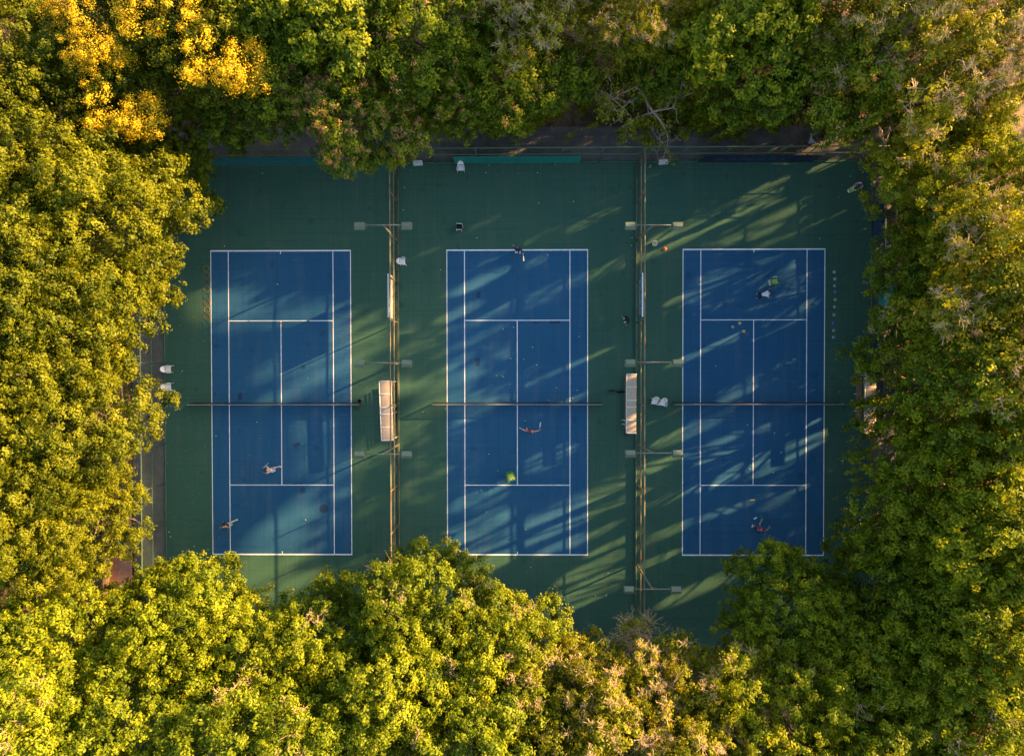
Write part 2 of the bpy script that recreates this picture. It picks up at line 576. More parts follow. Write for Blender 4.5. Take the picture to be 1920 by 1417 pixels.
# repair patches on the blue paint: photograph pixel, half sizes in m, turn
pt = MB()
for px, py, hx, hy, a in ((897, 553, .16, .26, 0), (896, 679, .17, .35, 0), (569, 688, .17, .15, .2), (450, 743, .15, .28, 0),
                          (557, 834, .27, .16, .45), (559, 907, .38, .09, 0), (567.5, 919, .23, .22, 0), (1040, 604, .40, .12, 0), (1003, 605, .2, .07, 0)):
    c = at(px, py)
    ca, sa = math.cos(a), math.sin(a)
    q = [(-hx, -hy), (hx, -hy * .92), (hx * .97, hy), (-hx, hy * .95)]
    pt.add([(c.x + x * ca - y * sa, c.y + x * sa + y * ca, 0.0065) for x, y in q], [(0, 1, 2, 3)])
for px, py, r in ((607.5, 953.5, .36), (601, 929, .07), (600.5, 828, .05), (544, 922, .05), (895, 643, .05), (452, 655, .05), (895, 697, .05)):
    c = at(px, py)
    pt.add([(c.x + r * math.cos(t * math.pi / 10), c.y + r * math.sin(t * math.pi / 10), 0.0065) for t in range(20)], [tuple(range(20))])
struct(pt.build('repair_patches', M['patch']))

# dark blotches on the green paint
st = MB()
rs = random.Random(4)
for px, py, rx, ry in ((1152, 736, .75, .16), (1164, 733, .45, .13), (1146, 731, .25, .12)):
    c = at(px, py)
    n = 26
    ph = rs.random() * 6
    st.add([(c.x + rx * (1 + .25 * math.sin(3 * t + ph) + .2 * math.sin(7 * t + ph)) * math.cos(t), c.y + ry * (1 + .25 * math.sin(3 * t + ph) + .2 * math.sin(5 * t)) * math.sin(t), 0.003) for t in (2 * math.pi * k / n for k in range(n))], [tuple(range(n))])
struct(st.build('dark_blotches', M['blotch']))

# ------------------------------------------------------------------ tree prototypes
def crown_layout(rng, R, Rz, nb, lump, flat, kind=''):
    """centres, radii and outward directions of the boughs that make an uneven crown"""
    ph = rng.uniform(0, 6.28, 4)
    am = rng.uniform(0.05, 0.14, 4)
    B, Br, D = [], [], []
    tries = 0
    while len(B) < nb and tries < nb * 30:
        tries += 1
        d = unit(rng.normal(size=3))
        if d[2] < -0.45:
            continue
        az = math.atan2(d[1], d[0])
        k = 1 + sum(am[i] * math.sin((i + 2) * az + ph[i]) for i in range(4))
        f = rng.uniform(0.60, 1.04)
        rb = R * lump * rng.uniform(0.70, 1.3)
        c = np.array([d[0] * (R - rb * .7) * k * f, d[1] * (R - rb * .7) * k * f, d[2] * (Rz - rb * .5) * f])
        if flat and c[2] > 0:
            c[2] *= 0.75
        ok = True
        for q, r in zip(B, Br):
            if np.linalg.norm(q - c) < (1.15 if kind == 'open' else 0.80) * min(r, rb):
                ok = False
                break
        if ok:
            B.append(c)
            Br.append(rb)
            D.append(d)
    return np.array(B), np.array(Br), np.array(D)

def make_crown(kind, rng, R=6.0, Rz=4.4, nb=46, lump=0.26, spray=0.46, ns=26, nl=64, leaf=0.088, flat=True, bunch=0.5, fleck=0.0):
    """returns leaf arrays of a crown centred on the origin, its boughs and its sprays"""
    B, Br, D = crown_layout(rng, R, Rz, nb, lump, flat, kind)
    SC, SD, SR, ST = [], [], [], []
    for c, r, d in zip(B, Br, D):
        n = int(ns * (r / (R * lump)) ** 1.6)
        q = unit(rng.normal(size=(n * 3, 3)))
        sc = q @ unit(d * 0.7 + np.array([0, 0, 0.6]))
        q = q[sc > -0.35][:n]
        rad = rng.uniform(0.62, 1.24, (len(q), 1))
        SC.append(c + q * rad * r * np.array([1, 1, 0.8]))
        SD.append(unit(q * 0.8 + d * 0.3 + np.array([0, 0, 0.45])))
        SR.append(spray * rng.uniform(0.6, 1.35, len(q)))
        ST.append(np.full(len(q), rng.normal(0, 0.10)) + rng.normal(0, 0.13, len(q)))
    SC, SD, SR, ST = np.concatenate(SC), np.concatenate(SD), np.concatenate(SR), np.concatenate(ST)
    idx = np.repeat(np.arange(len(SC)), np.maximum((nl * (SR / spray) ** 1.7).astype(int), 6))
    n = len(idx)
    off = unit(rng.normal(size=(n, 3))) * rng.uniform(0.15, 1.0, (n, 1)) ** 0.6
    # florets: pull leaves of a spray together into small bunches
    k = 7
    bc = unit(rng.normal(size=(len(SC) * k, 3))) * rng.uniform(0.45, 0.95, (len(SC) * k, 1))
    bi = idx * k + rng.integers(0, k, n)
    off = off * (1 - bunch) + (bc[bi] + off * 0.42) * bunch
    P = SC[idx] + off * SR[idx][:, None] * np.array([1, 1, 0.82])
    N = unit(off * 1.0 + SD[idx] * 0.65 + rng.normal(size=(n, 3)) * 0.32)
    size = leaf * rng.uniform(0.65, 1.35, n)
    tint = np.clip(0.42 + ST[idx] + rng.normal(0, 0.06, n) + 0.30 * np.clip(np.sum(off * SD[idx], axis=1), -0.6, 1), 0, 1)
    # thin scatter inside so the crown is not hollow
    m = n // 12
    j = rng.integers(0, len(B), m)
    P2 = B[j] * 0.75 + rng.normal(size=(m, 3)) * Br[j][:, None] * 0.55
    P = np.concatenate([P, P2])
    N = np.concatenate([N, unit(rng.normal(size=(m, 3)) + np.array([0, 0, 0.6]))])
    size = np.concatenate([size, leaf * rng.uniform(0.8, 1.4, m)])
    tint = np.concatenate([tint, np.clip(rng.normal(0.16, 0.10, m), 0, 1)])  # inner leaves tinted darker to paint shade between the florets
    V, F = leaf_arrays(rng, P, N, size)
    return V, F, tint, B, Br, SC, SD, SR

def trunk_mesh(name, rng, B, Br, zc, R, mat, nl=16, r0=0.26):
    """tapered trunk from the root (origin) rising to a crown centred at height zc, limbs to the boughs"""
    mb = MB()
    zs = zc * 0.55
    w = rng.normal(0, 0.12, (6, 2))
    pts = [(w[i][0] * (i > 0), w[i][1] * (i > 0), zs * i / 5 - (0.25 if i == 0 else 0)) for i in range(6)]
    mb.tube(pts, [r0 * 1.35, r0 * 1.05, r0 * .92, r0 * .85, r0 * .78, r0 * .70], 9)
    top = Vector(pts[-1])
    order = rng.permutation(len(B))[:nl]
    for k in order:
        e = Vector((B[k][0], B[k][1], B[k][2] + zc))
        st = Vector(pts[3 + int(rng.integers(0, 3))])
        e = e.lerp(st, -0.03)
        m = st.lerp(e, 0.5) + Vector((rng.normal(0, .25), rng.normal(0, .25), -0.10 * (e - st).length * .6))
        q = st.lerp(m, .5) + Vector((rng.normal(0, .1), rng.normal(0, .1), 0.1))
        rr = r0 * rng.uniform(.28, .45)
        mb.tube([st, q, m, m.lerp(e, .55) + Vector((0, 0, .1)), e], [rr, rr * .85, rr * .65, rr * .42, rr * .18], 5)
        for _ in range(2):                                   # forks
            f = m.lerp(e, rng.uniform(.2, .7))
            t = f + Vector((rng.normal(0, .9), rng.normal(0, .9), rng.uniform(.2, 1.0)))
            mb.tube([f, f.lerp(t, .5) + Vector((0, 0, .12)), t], [rr * .4, rr * .26, rr * .10], 4)
    me = mb.mesh(name)
    me.materials.append(mat)
    me.polygons.foreach_set('use_smooth', [True] * len(me.polygons))
    return me

def prism_twigs(rng, A, Bp, r):
    """thin three-sided twigs from points A to points Bp"""
    n = len(A)
    d = unit(Bp - A)
    h = unit(np.cross(d, np.tile([[0.3, 0.2, 0.9]], (n, 1))))
    k = np.cross(d, h)
    V = np.empty((n, 6, 3), dtype=np.float32)
    for i in range(3):
        a = 2 * math.pi * i / 3
        o = h * math.cos(a) + k * math.sin(a)
        V[:, i] = A + o * r[:, None]
        V[:, 3 + i] = Bp + o * r[:, None] * 0.45
    b = (np.arange(n) * 6)[:, None]
    F = np.concatenate([b + np.array([[i, (i + 1) % 3, 3 + (i + 1) % 3, 3 + i]]) for i in range(3)])
    return V.reshape(-1, 3), F

def twig_mesh(name, rng, C, D, n_per, ln, r, mat):
    """bursts of bare twigs at points C pointing along D, each twig forked"""
    A1, B1, R1 = [], [], []
    for c, d in zip(C, D):
        n = int(n_per * rng.uniform(.6, 1.4))
        dirs = unit(d * 0.9 + rng.normal(size=(n, 3)) * 0.6)
        L = ln * rng.uniform(.5, 1.25, (n, 1))
        a = c - d * ln * 0.35 + rng.normal(size=(n, 3)) * 0.06
        b = a + dirs * L
        A1.append(a); B1.append(b); R1.append(np.full(n, r))
        for _ in range(3):
            t = rng.uniform(.35, .95, (n, 1))
            s = a + (b - a) * t
            e = s + unit(dirs + rng.normal(size=(n, 3)) * 0.75) * L * rng.uniform(.25, .5, (n, 1))
            A1.append(s); B1.append(e); R1.append(np.full(n, r * .7))
    V, F = prism_twigs(rng, np.concatenate(A1), np.concatenate(B1), np.concatenate(R1))
    return np_mesh(name, V, F, mat)

PROTO = {}
def proto(kind, seed, R=6.0, Rz=4.4, zc=8.0, leafmat=None, bark='bark', trunk_r=0.26, twigs=0, tw=(22, .62, .017), flowers=0, pods=0, **kw):
    rng = np.random.default_rng(seed)
    V, F, tint, B, Br, SC, SD, SR = make_crown(kind, rng, R, Rz, **kw)
    p = {'R': R, 'Rz': Rz, 'zc': zc}
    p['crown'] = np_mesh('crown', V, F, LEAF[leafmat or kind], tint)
    p['trunk'] = trunk_mesh('trunk', rng, B, Br, zc, R, M[bark], r0=trunk_r)
    up = np.where((SC[:, 2] > Rz * 0.12) & (np.linalg.norm(SC / np.array([R, R, Rz]), axis=1) > 0.66))[0]
    if twigs:
        # twigs come in patches, where a few boughs have shed their leaves
        seedp = rng.choice(up, max(2, twigs // 5))
        w = np.min(np.linalg.norm(SC[up][:, None] - SC[seedp][None], axis=2), axis=1)
        sel = up[np.argsort(w + rng.uniform(0, 2.4, len(w)))[:twigs]]
        p['bare_twigs'] = twig_mesh('bare_twigs', rng, SC[sel] + SD[sel] * SR[sel][:, None] * .5, SD[sel], tw[0], tw[1], tw[2], M['twig'])
    if flowers:
        seedp = rng.choice(up, 3)
        w = np.min(np.linalg.norm(SC[up][:, None] - SC[seedp][None], axis=2), axis=1)
        sel = up[np.argsort(w + rng.uniform(0, .35, len(w)))[:flowers]]
        idx = np.repeat(sel, 110)
        n = len(idx)
        o = unit(rng.normal(size=(n, 3)))
        P = SC[idx] + SD[idx] * SR[idx][:, None] * .75 + o * SR[idx][:, None] * rng.uniform(.2, 1.25, (n, 1))
        V, F = leaf_arrays(rng, P, unit(o + SD[idx] + rng.normal(size=(n, 3)) * .4), 0.066 * rng.uniform(.6, 1.3, n), 0.5, SD[idx])
        p['flower_plumes'] = np_mesh('flower_plumes', V, F, LEAF['flower'], np.clip(rng.normal(.5, .22, n), 0, 1))
    if pods:
        sel = rng.choice(up, pods, replace=False)
        idx = np.repeat(sel, 26)
        n = len(idx)
        o = unit(rng.normal(size=(n, 3)))
        P = SC[idx] + SD[idx] * SR[idx][:, None] * .8 + o * SR[idx][:, None] * rng.uniform(.1, .75, (n, 1))
        V, F = leaf_arrays(rng, P, unit(o + SD[idx] * .6), 0.062 * rng.uniform(.6, 1.3, n), 0.6)
        p['seed_pods'] = np_mesh('seed_pods', V, F, LEAF['pod'], np.clip(rng.normal(.45, .25, n), 0, 1))
    PROTO.setdefault(kind, []).append(p)

for s in (11, 12, 13):
    proto('olive', s, Rz=6.6, nb=78, lump=.20, spray=.46, ns=17, nl=68, leaf=.084, bunch=.66)
for s in (21, 22, 23):
    proto('bright', s, R=5.2, Rz=5.8, nb=70, lump=.205, spray=.46, ns=14, nl=68, leaf=.090, bunch=.70, twigs=(0, 14, 22)[s - 21], tw=(11, .48, .013))
for s in (31, 32):
    proto('twiggy', s, R=5.2, Rz=5.6, nb=64, lump=.205, spray=.46, ns=13, nl=58, leaf=.090, bunch=.70, twigs=140, tw=(12, .52, .016), bark='palebark')
for s in (41, 42, 43):
    proto('dark', s, R=6.0, Rz=6.6, nb=76, lump=.20, spray=.48, ns=15, nl=66, leaf=.092, bunch=.68, twigs=(14, 0, 24)[s - 41], tw=(10, .46, .013))
for s in (51, 52, 53):
    proto('broad', s, R=4.6, Rz=4.8, nb=52, lump=.22, spray=.48, ns=13, nl=48, leaf=.112, bunch=.75)
for s in (61, 62):
    proto('gold', s, R=4.4, Rz=4.4, nb=46, lump=.22, spray=.46, ns=15, nl=54, leaf=.082, bunch=.6, flowers=125)
proto('pods', 71, R=4.8, Rz=4.4, nb=50, lump=.22, spray=.44, ns=22, nl=44, leaf=.090, leafmat='broad', bunch=.75, pods=230)
proto('litpods', 72, R=4.8, Rz=4.8, nb=50, lump=.22, spray=.46, ns=19, nl=42, leaf=.090, leafmat='broad', bunch=.7, pods=60)

# trees whose crooked limbs stand bare among few leaves
def bare_proto(kind, seed, R, zc, depth, leaves, leafmat, leaf=.085, nl=30, twigs=False):
    rng = np.random.default_rng(seed)
    mb = MB()
    tips, segsA, segsB, segsR = [], [], [], []
    def grow(p, d, ln, r, k):
        pts, rad = [p], [r]
        n = 4
        for i in range(n):
            d = unit(d + rng.normal(size=3) * .26 + np.array([0, 0, .05]))
            p = p + d * ln / n
            pts.append(p)
            rad.append(r * (1 - .4 * (i + 1) / n))
        mb.tube(pts, rad, 6 if r > .05 else 4)
        if k == 0:
            tips.append((p, d))
            return
        m = 3 if rng.random() < .55 else 2
        for i in range(m):
            q = unit(d * .75 + rng.normal(size=3) * .65 + np.array([0, 0, .10]))
            grow(p, q, ln * rng.uniform(.60, .82), r * .60, k - 1)
        if rng.random() < .6:
            grow(pts[2], unit(d * .4 + rng.normal(size=3) * .8), ln * .55, r * .4, max(k - 2, 0))
    zs = zc * .45
    mb.tube([(0, 0, -.25), (.08, .05, zs * .35), (-.05, .12, zs * .7), (0, 0, zs)], [.24, .19, .17, .16], 8)
    for i in range(6):
        a = i * 1.05 + rng.uniform(-.3, .3)
        grow(np.array([0, 0, zs * rng.uniform(.8, 1.0)]), unit(np.array([math.cos(a), math.sin(a), rng.uniform(.5, 1.1)])), R * (.42 if depth < 4 else .34), .10, depth)
    T = np.array([t[0] for t in tips])
    D = np.array([t[1] for t in tips])
    me = mb.mesh('trunk')
    me.materials.append(M['palebark'])
    me.polygons.foreach_set('use_smooth', [True] * len(me.polygons))
    p = {'R': R, 'Rz': R * .7, 'zc': zc, 'trunk': me, 'bare': True}
    sel = rng.choice(len(T), int(len(T) * leaves), replace=False)
    idx = np.repeat(sel, nl)
    n = len(idx)
    o = unit(rng.normal(size=(n, 3)))
    P = T[idx] + o * rng.uniform(.05, .42, (n, 1)) - np.array([0, 0, zc])
    V, F = leaf_arrays(rng, P, unit(o + np.array([0, 0, .8])), leaf * rng.uniform(.6, 1.3, n))
    p['crown'] = np_mesh('crown', V, F, LEAF[leafmat], np.clip(rng.normal(.5, .2, n), 0, 1))
    if twigs:
        me = twig_mesh('bare_twigs', rng, T - np.array([0, 0, zc]), D, 5, .55, .012, M['twig'])
        p['bare_twigs'] = me
    PROTO.setdefault(kind, []).append(p)

bare_proto('sparse', 81, 4.6, 7.0, 4, .42, 'twiggy')
bare_proto('leafless', 82, 4.2, 6.0, 4, .22, 'dark', leaf=.06, nl=22, twigs=True)

CLAMP = 1.3
trng = random.Random(77)
def tree(kind, px, py, zc, R, label, Rz=None, world=None, group=None, v=None, name=None, clamp=True):
    ps = PROTO[kind]
    p = ps[(v if v is not None else trng.randrange(len(ps))) % len(ps)]
    c = Vector((world[0], world[1], zc)) if world else at(px, py, zc)
    bx, by = c.x, c.y
    if clamp:                                           # the root stands outside the fenced courts
        inx = FX0 - CLAMP < bx < FX1 + CLAMP + .6
        iny = FY0 + 1.0 < by < FY1 + CLAMP + 1.6
        if inx and iny:
            cand = [(bx - (FX0 - CLAMP), 'l'), (FX1 + CLAMP + .6 - bx, 'r'), (FY1 + CLAMP + 1.6 - by, 't'), (by - (FY0 + 1.0), 'b')]
            _, w = min(cand)
            if w == 'l': bx = FX0 - CLAMP
            elif w == 'r': bx = FX1 + CLAMP + .6
            elif w == 't': by = FY1 + CLAMP + 1.6
            else: by = FY0 + 1.0
    z0 = -0.10 if (by < FY0) or bx < FX0 - 2.7 or bx > FX1 + 2.5 or by > at(960, 238).y else -0.03
    root = thing(name or {'sparse': 'half_bare_tree', 'leafless': 'half_bare_tree', 'gold': 'flowering_tree'}.get(kind, 'broadleaf_tree'), label, 'tree', (bx, by, z0), 0, group)
    rz = trng.uniform(0, 6.283)
    k = R / p['R']
    kz = (Rz / p['Rz']) if Rz else k
    off = Vector((c.x - bx, c.y - by, zc - z0))
    if p.get('bare'):
        sc = (k, k, (zc - z0) / p['zc'])
        link('trunk', p['trunk'], root, (0, 0, 0), (0, 0, rz), sc)
        link('crown', p['crown'], root, (0, 0, zc - z0), (0, 0, rz), sc)
        if 'bare_twigs' in p:
            struct(link('bare_twigs', p['bare_twigs'], root, (0, 0, zc - z0), (0, 0, rz), sc), 'stuff')
        return root
    t = link('trunk', p['trunk'], root)
    q = Vector((0, 0, 1)).rotation_difference(off.normalized())
    t.rotation_mode = 'QUATERNION'
    t.rotation_quaternion = q @ Euler((0, 0, rz)).to_quaternion()
    t.scale = (k, k, off.length / p['zc'])
    for part in ('crown', 'bare_twigs', 'flower_plumes', 'seed_pods'):
        if part in p:
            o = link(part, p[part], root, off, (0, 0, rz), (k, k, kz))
            if part == 'bare_twigs':
                struct(o, 'stuff')
    return root

G_L, G_B, G_R, G_T = 'trees along the left edge', 'trees along the bottom edge', 'trees along the right edge', 'trees along the top edge'
TREES = [
 # kind, px, py, crown height, radius, label, group, variant
 ('olive', 200, 412, 8, 6.3, 'big olive tree whose bough reaches over the corner of the left court by the rings', G_L, 0),
 ('olive', 60, 290, 8, 6.0, 'olive tree just below the dark gap under the golden flowering trees', G_L, 1),
 ('olive', 106, 600, 9, 6.2, 'olive tree between the big overhanging one and the framed panel on the left path', G_L, 2),
 ('olive', 10, 490, 10, 5.6, 'tall olive crown cut by the left photo edge beside the overhanging one', G_L, 1),
 ('olive', 124, 800, 9, 6.0, 'olive tree touching the left fence level with the first net', G_L, 0),
 ('olive', 15, 720, 10, 5.8, 'tall olive crown at the left photo edge level with the two white chairs', G_L, 2),
 ('olive', 128, 985, 7.5, 4.7, 'low olive tree leaning over the terracotta strip at lower left', G_L, 1),
 ('olive', 5, 950, 10, 5.4, 'tall olive crown at the left photo edge level with the terracotta strip', G_L, 0),
 ('olive', 25, 80, 9, 5.6, 'olive tree in the top left corner of the photo', G_L, 2),
 ('olive', 232, 285, 5.5, 3.9, 'smaller olive tree under the golden trees near the upper left court corner', G_L, 0),
 ('dark', 325, 318, 4.2, 3.1, 'low dark shaded tree at the upper left corner of the fence', G_L, 1),
 ('bright', 335, 1165, 7, 4.9, 'bright yellow-green tree rising just below the terracotta strip', G_B, 0),
 ('bright', 95, 1200, 7.5, 4.9, 'bright tree beside the brown soil gap at the lower left edge', G_B, 1),
 ('bright', 50, 1370, 10, 5.6, 'bright tree in the bottom left corner of the photo', G_B, 2),
 ('bright', 235, 1345, 9, 5.3, 'bright tree second from the left along the bottom photo edge', G_B, 0),
 ('bright', 462, 1225, 7, 4.6, 'bright tree to the left of the dark notch below the first court', G_B, 2),
 ('bright', 600, 1205, 7, 4.8, 'bright tree to the right of the dark notch below the first court', G_B, 1),
 ('bright', 425, 1400, 10, 5.4, 'bright tree third from the left along the bottom photo edge', G_B, 1),
 ('bright', 795, 1125, 7.5, 4.7, 'bright tree leaning out over the lower end of the first dividing fence', G_B, 2),
 ('bright', 725, 1290, 9, 5.2, 'bright tree right behind the one that leans over the dividing fence', G_B, 0),
 ('bright', 590, 1410, 10, 5.0, 'bright tree fourth from the left along the bottom photo edge', G_B, 2),
 ('bright', 930, 1222, 7.5, 4.7, 'bright tree whose rounded edge lies below the middle court baseline', G_B, 1),
 ('bright', 880, 1400, 10, 5.4, 'bright tree with pale twigs at the middle of the bottom photo edge', G_B, 2),
 ('twiggy', 1035, 1300, 8, 4.6, 'dusty tree with pale twigs right of the rounded tree below the middle court', G_B, 0),
 ('twiggy', 1165, 1290, 8, 4.4, 'pale twiggy tree directly below the half bare grey one', G_B, 1),
 ('twiggy', 1120, 1420, 10, 5.0, 'pale twiggy tree at the bottom edge left of the dark crowns', G_B, 0),
 ('twiggy', 1340, 1295, 8, 4.4, 'pale twiggy tree beside the dark tree at the lower right court', G_B, 1),
 ('twiggy', 1290, 1425, 10, 4.8, 'pale twiggy tree at the bottom edge next to the dark crowns', G_B, 0),
 ('leafless', 1240, 1165, 8, 6.3, 'half bare grey tree at the lower end of the second dividing fence', G_B, 0),
 ('dark', 1475, 1140, 7.5, 4.7, 'dark green tree overhanging the lower baseline of the right court', G_B, 1),
 ('dark', 1470, 1335, 9, 5.4, 'dark tree with sunlit tips below the one overhanging the right court', G_B, 2),
 ('dark', 1640, 1245, 8.5, 5.4, 'deep green tree in the lower right cluster, nearest the fence corner', G_B, 0),
 ('dark', 1640, 1405, 10, 5.4, 'dark tree along the bottom edge, second from the right corner', G_B, 1),
 ('dark', 1820, 1350, 10, 6.0, 'dark tree with yellow lit side in the bottom right corner', G_B, 0),
 ('dark', 1755, 1120, 8.5, 5.6, 'shaded dark tree just above the lower right cluster', G_R, 1),
 ('dark', 1890, 1170, 12, 6.0, 'tall dark tree at the right photo edge above the corner tree', G_R, 2),
 ('dark', 1745, 930, 7.5, 6.3, 'large dark tree reaching over the right court below the canopy bench', G_R, 0),
 ('dark', 1890, 960, 12, 6.0, 'tall dark tree at the right photo edge behind the large overhanging one', G_R, 1),
 ('dark', 1772, 725, 7, 6.2, 'large tree with pale twigs reaching over the right end of the third net', G_R, 2),
 ('dark', 1895, 740, 12, 6.0, 'tall tree at the right photo edge behind the one over the third net', G_R, 0),
 ('dark', 1788, 520, 6.5, 5.6, 'green tree whose tip hangs over the row of small cones', G_R, 1),
 ('twiggy', 1885, 540, 12, 5.6, 'tall tree with pale twigs at the right photo edge level with the cones', G_R, 1),
 ('dark', 1795, 345, 7, 5.2, 'tree beside the upper right court corner where a person holds a bucket', G_R, 2),
 ('twiggy', 1890, 405, 9, 3.6, 'twiggy tree just below the tan clearing at the right photo edge', G_R, 0),
 ('twiggy', 1745, 125, 9, 5.6, 'sunlit twiggy tree above the tan clearing', G_R, 0),
 ('twiggy', 1890, 40, 8, 5.0, 'sunlit twiggy tree in the top right corner of the photo', G_R, 1),
 ('litpods', 1600, 130, 7.5, 4.8, 'orange tinged tree left of the sunlit twiggy trees at upper right', G_T, 0),
 ('twiggy', 1590, 10, 9, 4.8, 'pale tree at the top photo edge left of the top right corner trees', G_T, 0),
 ('dark', 1640, 225, 5, 3.0, 'small dark tree hanging over the path near the walking person', G_T, 1),
 ('broad', 1440, 120, 7, 4.4, 'dark broad-leaved tree over the shaded bushes right of the half bare tree', G_T, 0),
 ('broad', 1410, 10, 9, 4.8, 'broad-leaved tree at the top edge above the dark bushes', G_T, 1),
 ('sparse', 1235, 105, 8.5, 6.2, 'half bare tree with crooked pale limbs above the second dividing fence', G_T, 0),
 ('broad', 1250, 105, 5, 3.6, 'dull green crown half hidden beneath the crooked bare limbs', G_T, 2),
 ('twiggy', 1180, -15, 9, 3.9, 'dusty lit tree at the top edge above the half bare crooked one', G_T, 1),
 ('broad', 1060, 140, 6.5, 2.4, 'small round yellow-green tree left of the half bare crooked one', G_T, 0),
 ('litpods', 950, 130, 6.5, 4.4, 'tree with scattered orange pods left of the small round one', G_T, 0),
 ('twiggy', 1010, -5, 9, 4.6, 'dusty tree at the top edge above the small round one', G_T, 1),
 ('litpods', 850, 165, 6, 3.5, 'tree with a few pods right of the tree thick with pink pods', G_T, 0),
 ('litpods', 800, 35, 9, 4.8, 'tree with sparse orange pods at the top edge beyond the pink podded tree', G_T, 0),
 ('pods', 672, 218, 7, 4.4, 'tree thick with orange and pink seed pods overhanging the top fence', G_T, 0),
 ('broad', 645, 45, 9, 4.8, 'broad-leaved tree with lit tips above the pink podded tree', G_T, 1),
 ('broad', 540, 150, 7, 3.9, 'broad-leaved tree between the golden trees and the pink podded one', G_T, 0),
 ('broad', 435, 215, 4.5, 3.0, 'low shaded broad-leaved tree hanging over the top fence at left', G_T, 1),
 ('gold', 405, 85, 9, 4.3, 'golden flowering tree rightmost of the golden group', G_T, 0),
 ('gold', 305, 0, 10, 4.2, 'golden flowering tree topmost of the golden group', G_T, 1),
 ('gold', 225, 180, 8, 3.8, 'golden flowering tree lowest of the golden group', G_T, 0),
 ('gold', 190, 55, 10, 3.4, 'golden flowering tree leftmost of the golden group', G_T, 1),
 ('broad', 112, 140, 5.5, 3.6, 'dark green tree between the corner olive and the golden group', G_T, 0),
 ('broad', 330, 150, 5, 3.4, 'shaded green tree hidden between the golden flowering trees', G_T, 1),
 ('broad', 505, 15, 9, 4.2, 'broad-leaved tree at the top edge right of the golden group', G_T, 0),
]
CARVE = []
for kind, px, py, zc, R, label, grp, v in TREES:
    Rz = None
    t_ = tree(kind, px, py, zc, R, label, Rz=Rz, group=grp, v=v)
    if grp == G_R or px > 1250:
        CARVE.append(t_)

# unseen tall trees added out of frame on the right, to shade the courts
SHADE = [(48, -14, 12, 6), (48, -4, 13, 6.5), (48, 6, 14, 6.5), (49, 16, 15, 6.5), (50, 26, 15, 6.5),
         (62, 8, 18, 8), (63, 18, 24, 9), (63, 28, 25, 9.5), (63, 38, 25, 9.5), (62, 49, 25, 9.5), (62, 60, 24, 9),
         (56, 38, 27, 6.5), (70, 40, 31, 9), (70, 51, 31, 9), (78, 29, 31, 10.5), (78, 38, 32, 10.5), (78, 47, 32, 10.5), (78, 56, 32, 10.5), (78, 65, 31, 10.5)]
for i, (x, y, zc, R) in enumerate(SHADE):
    CARVE.append(tree('dark', 0, 0, zc, R, 'tall dark tree added out of view to the right to shade the courts', Rz=R * 1.2, world=(x, y), group='tall trees added to shade the courts', v=i))

# openings cut into the crowns to put sun streaks on the courts: px, py, length, width
SHAFTS = [
 (895, 528, 5.5, .8), (1042, 545, 6.5, 1.3), (1150, 500, 5, .9), (925, 590, 6, .6), (960, 575, 3, .8), (1000, 492, 2.5, .6), (905, 497, 3, .5), (860, 585, 4, .7),
 (800, 640, 5, .9), (1060, 690, 8, .3), (880, 640, 6, .5), (1050, 760, 5, .4),
 (1100, 930, 15, 1.1), (1090, 972, 12, .7), (900, 935, 5, 1.6), (895, 985, 6, 1.6), (930, 1012, 6, 1.1), (1120, 1000, 6, .6), (1150, 1020, 5, .5), (1120, 1060, 7, .9),
 (1100, 1110, 9, 1.6), (900, 1066, 6, 1.3), (1050, 1020, 4, .7),
 (1245, 325, 4.5, .8), (1275, 428, 7, 1.0), (1240, 470, 7, .7), (1405, 367, 7, .6), (1490, 380, 8, .4), (1370, 410, 5, .4), (1330, 400, 5, .5), (1530, 420, 5, .4),
 (1372, 500, 3, .5), (1310, 545, 6, .6), (1320, 660, 7, .6), (1470, 620, 5, .8), (1380, 735, 3.5, 1.1), (1345, 770, 4.5, .9), (1300, 805, 7, .9), (1330, 838, 6, .7),
 (1345, 870, 4.5, 1.6), (1350, 895, 4.5, 1.1), (1250, 865, 5, .6), (1250, 935, 5, .7), (1245, 1000, 5, .7), (1385, 950, 2.5, .5), (1335, 965, 2.5, .5), (1515, 790, 2.2, .8),
 (1512, 830, 2.2, .6), (1480, 925, 3.5, .35), (1450, 945, 3, .35), (1320, 1100, 8, .9), (1440, 800, 3, .4), (1240, 780, 4, .5), (1230, 1050, 4, .5),
 (1140, 375, 3, .5), (1110, 415, 5, .7), (1010, 445, 6, .5), (905, 420, 3, .5), (790, 480, 4, .6),
 (480, 835, 6, 2.2), (520, 745, 6, .9), (475, 930, 6, 2.2), (570, 640, 9, .7), (650, 975, 8, 1.2), (700, 945, 4, 1.2), (600, 715, 8, .8), (375, 880, 3.5, 3), (700, 590, 4, .7),
 (690, 520, 4, .6), (620, 1080, 8, 1.5), (520, 1000, 6, 1.2), (690, 650, 4, .6), (400, 770, 3, .8), (700, 1040, 5, 1.0),
 (975, 283, 6, 1.3), (1060, 282, 5, .8), (1500, 290, 6, .9), (1570, 300, 5, .9), (1400, 283, 5, .7), (1480, 262, 7, 1.6), (820, 300, 3, .4), (1560, 270, 6, 1.5), (960, 300, 6, .5), (1240, 300, 5, .6), (1040, 258, 4, .8),
]
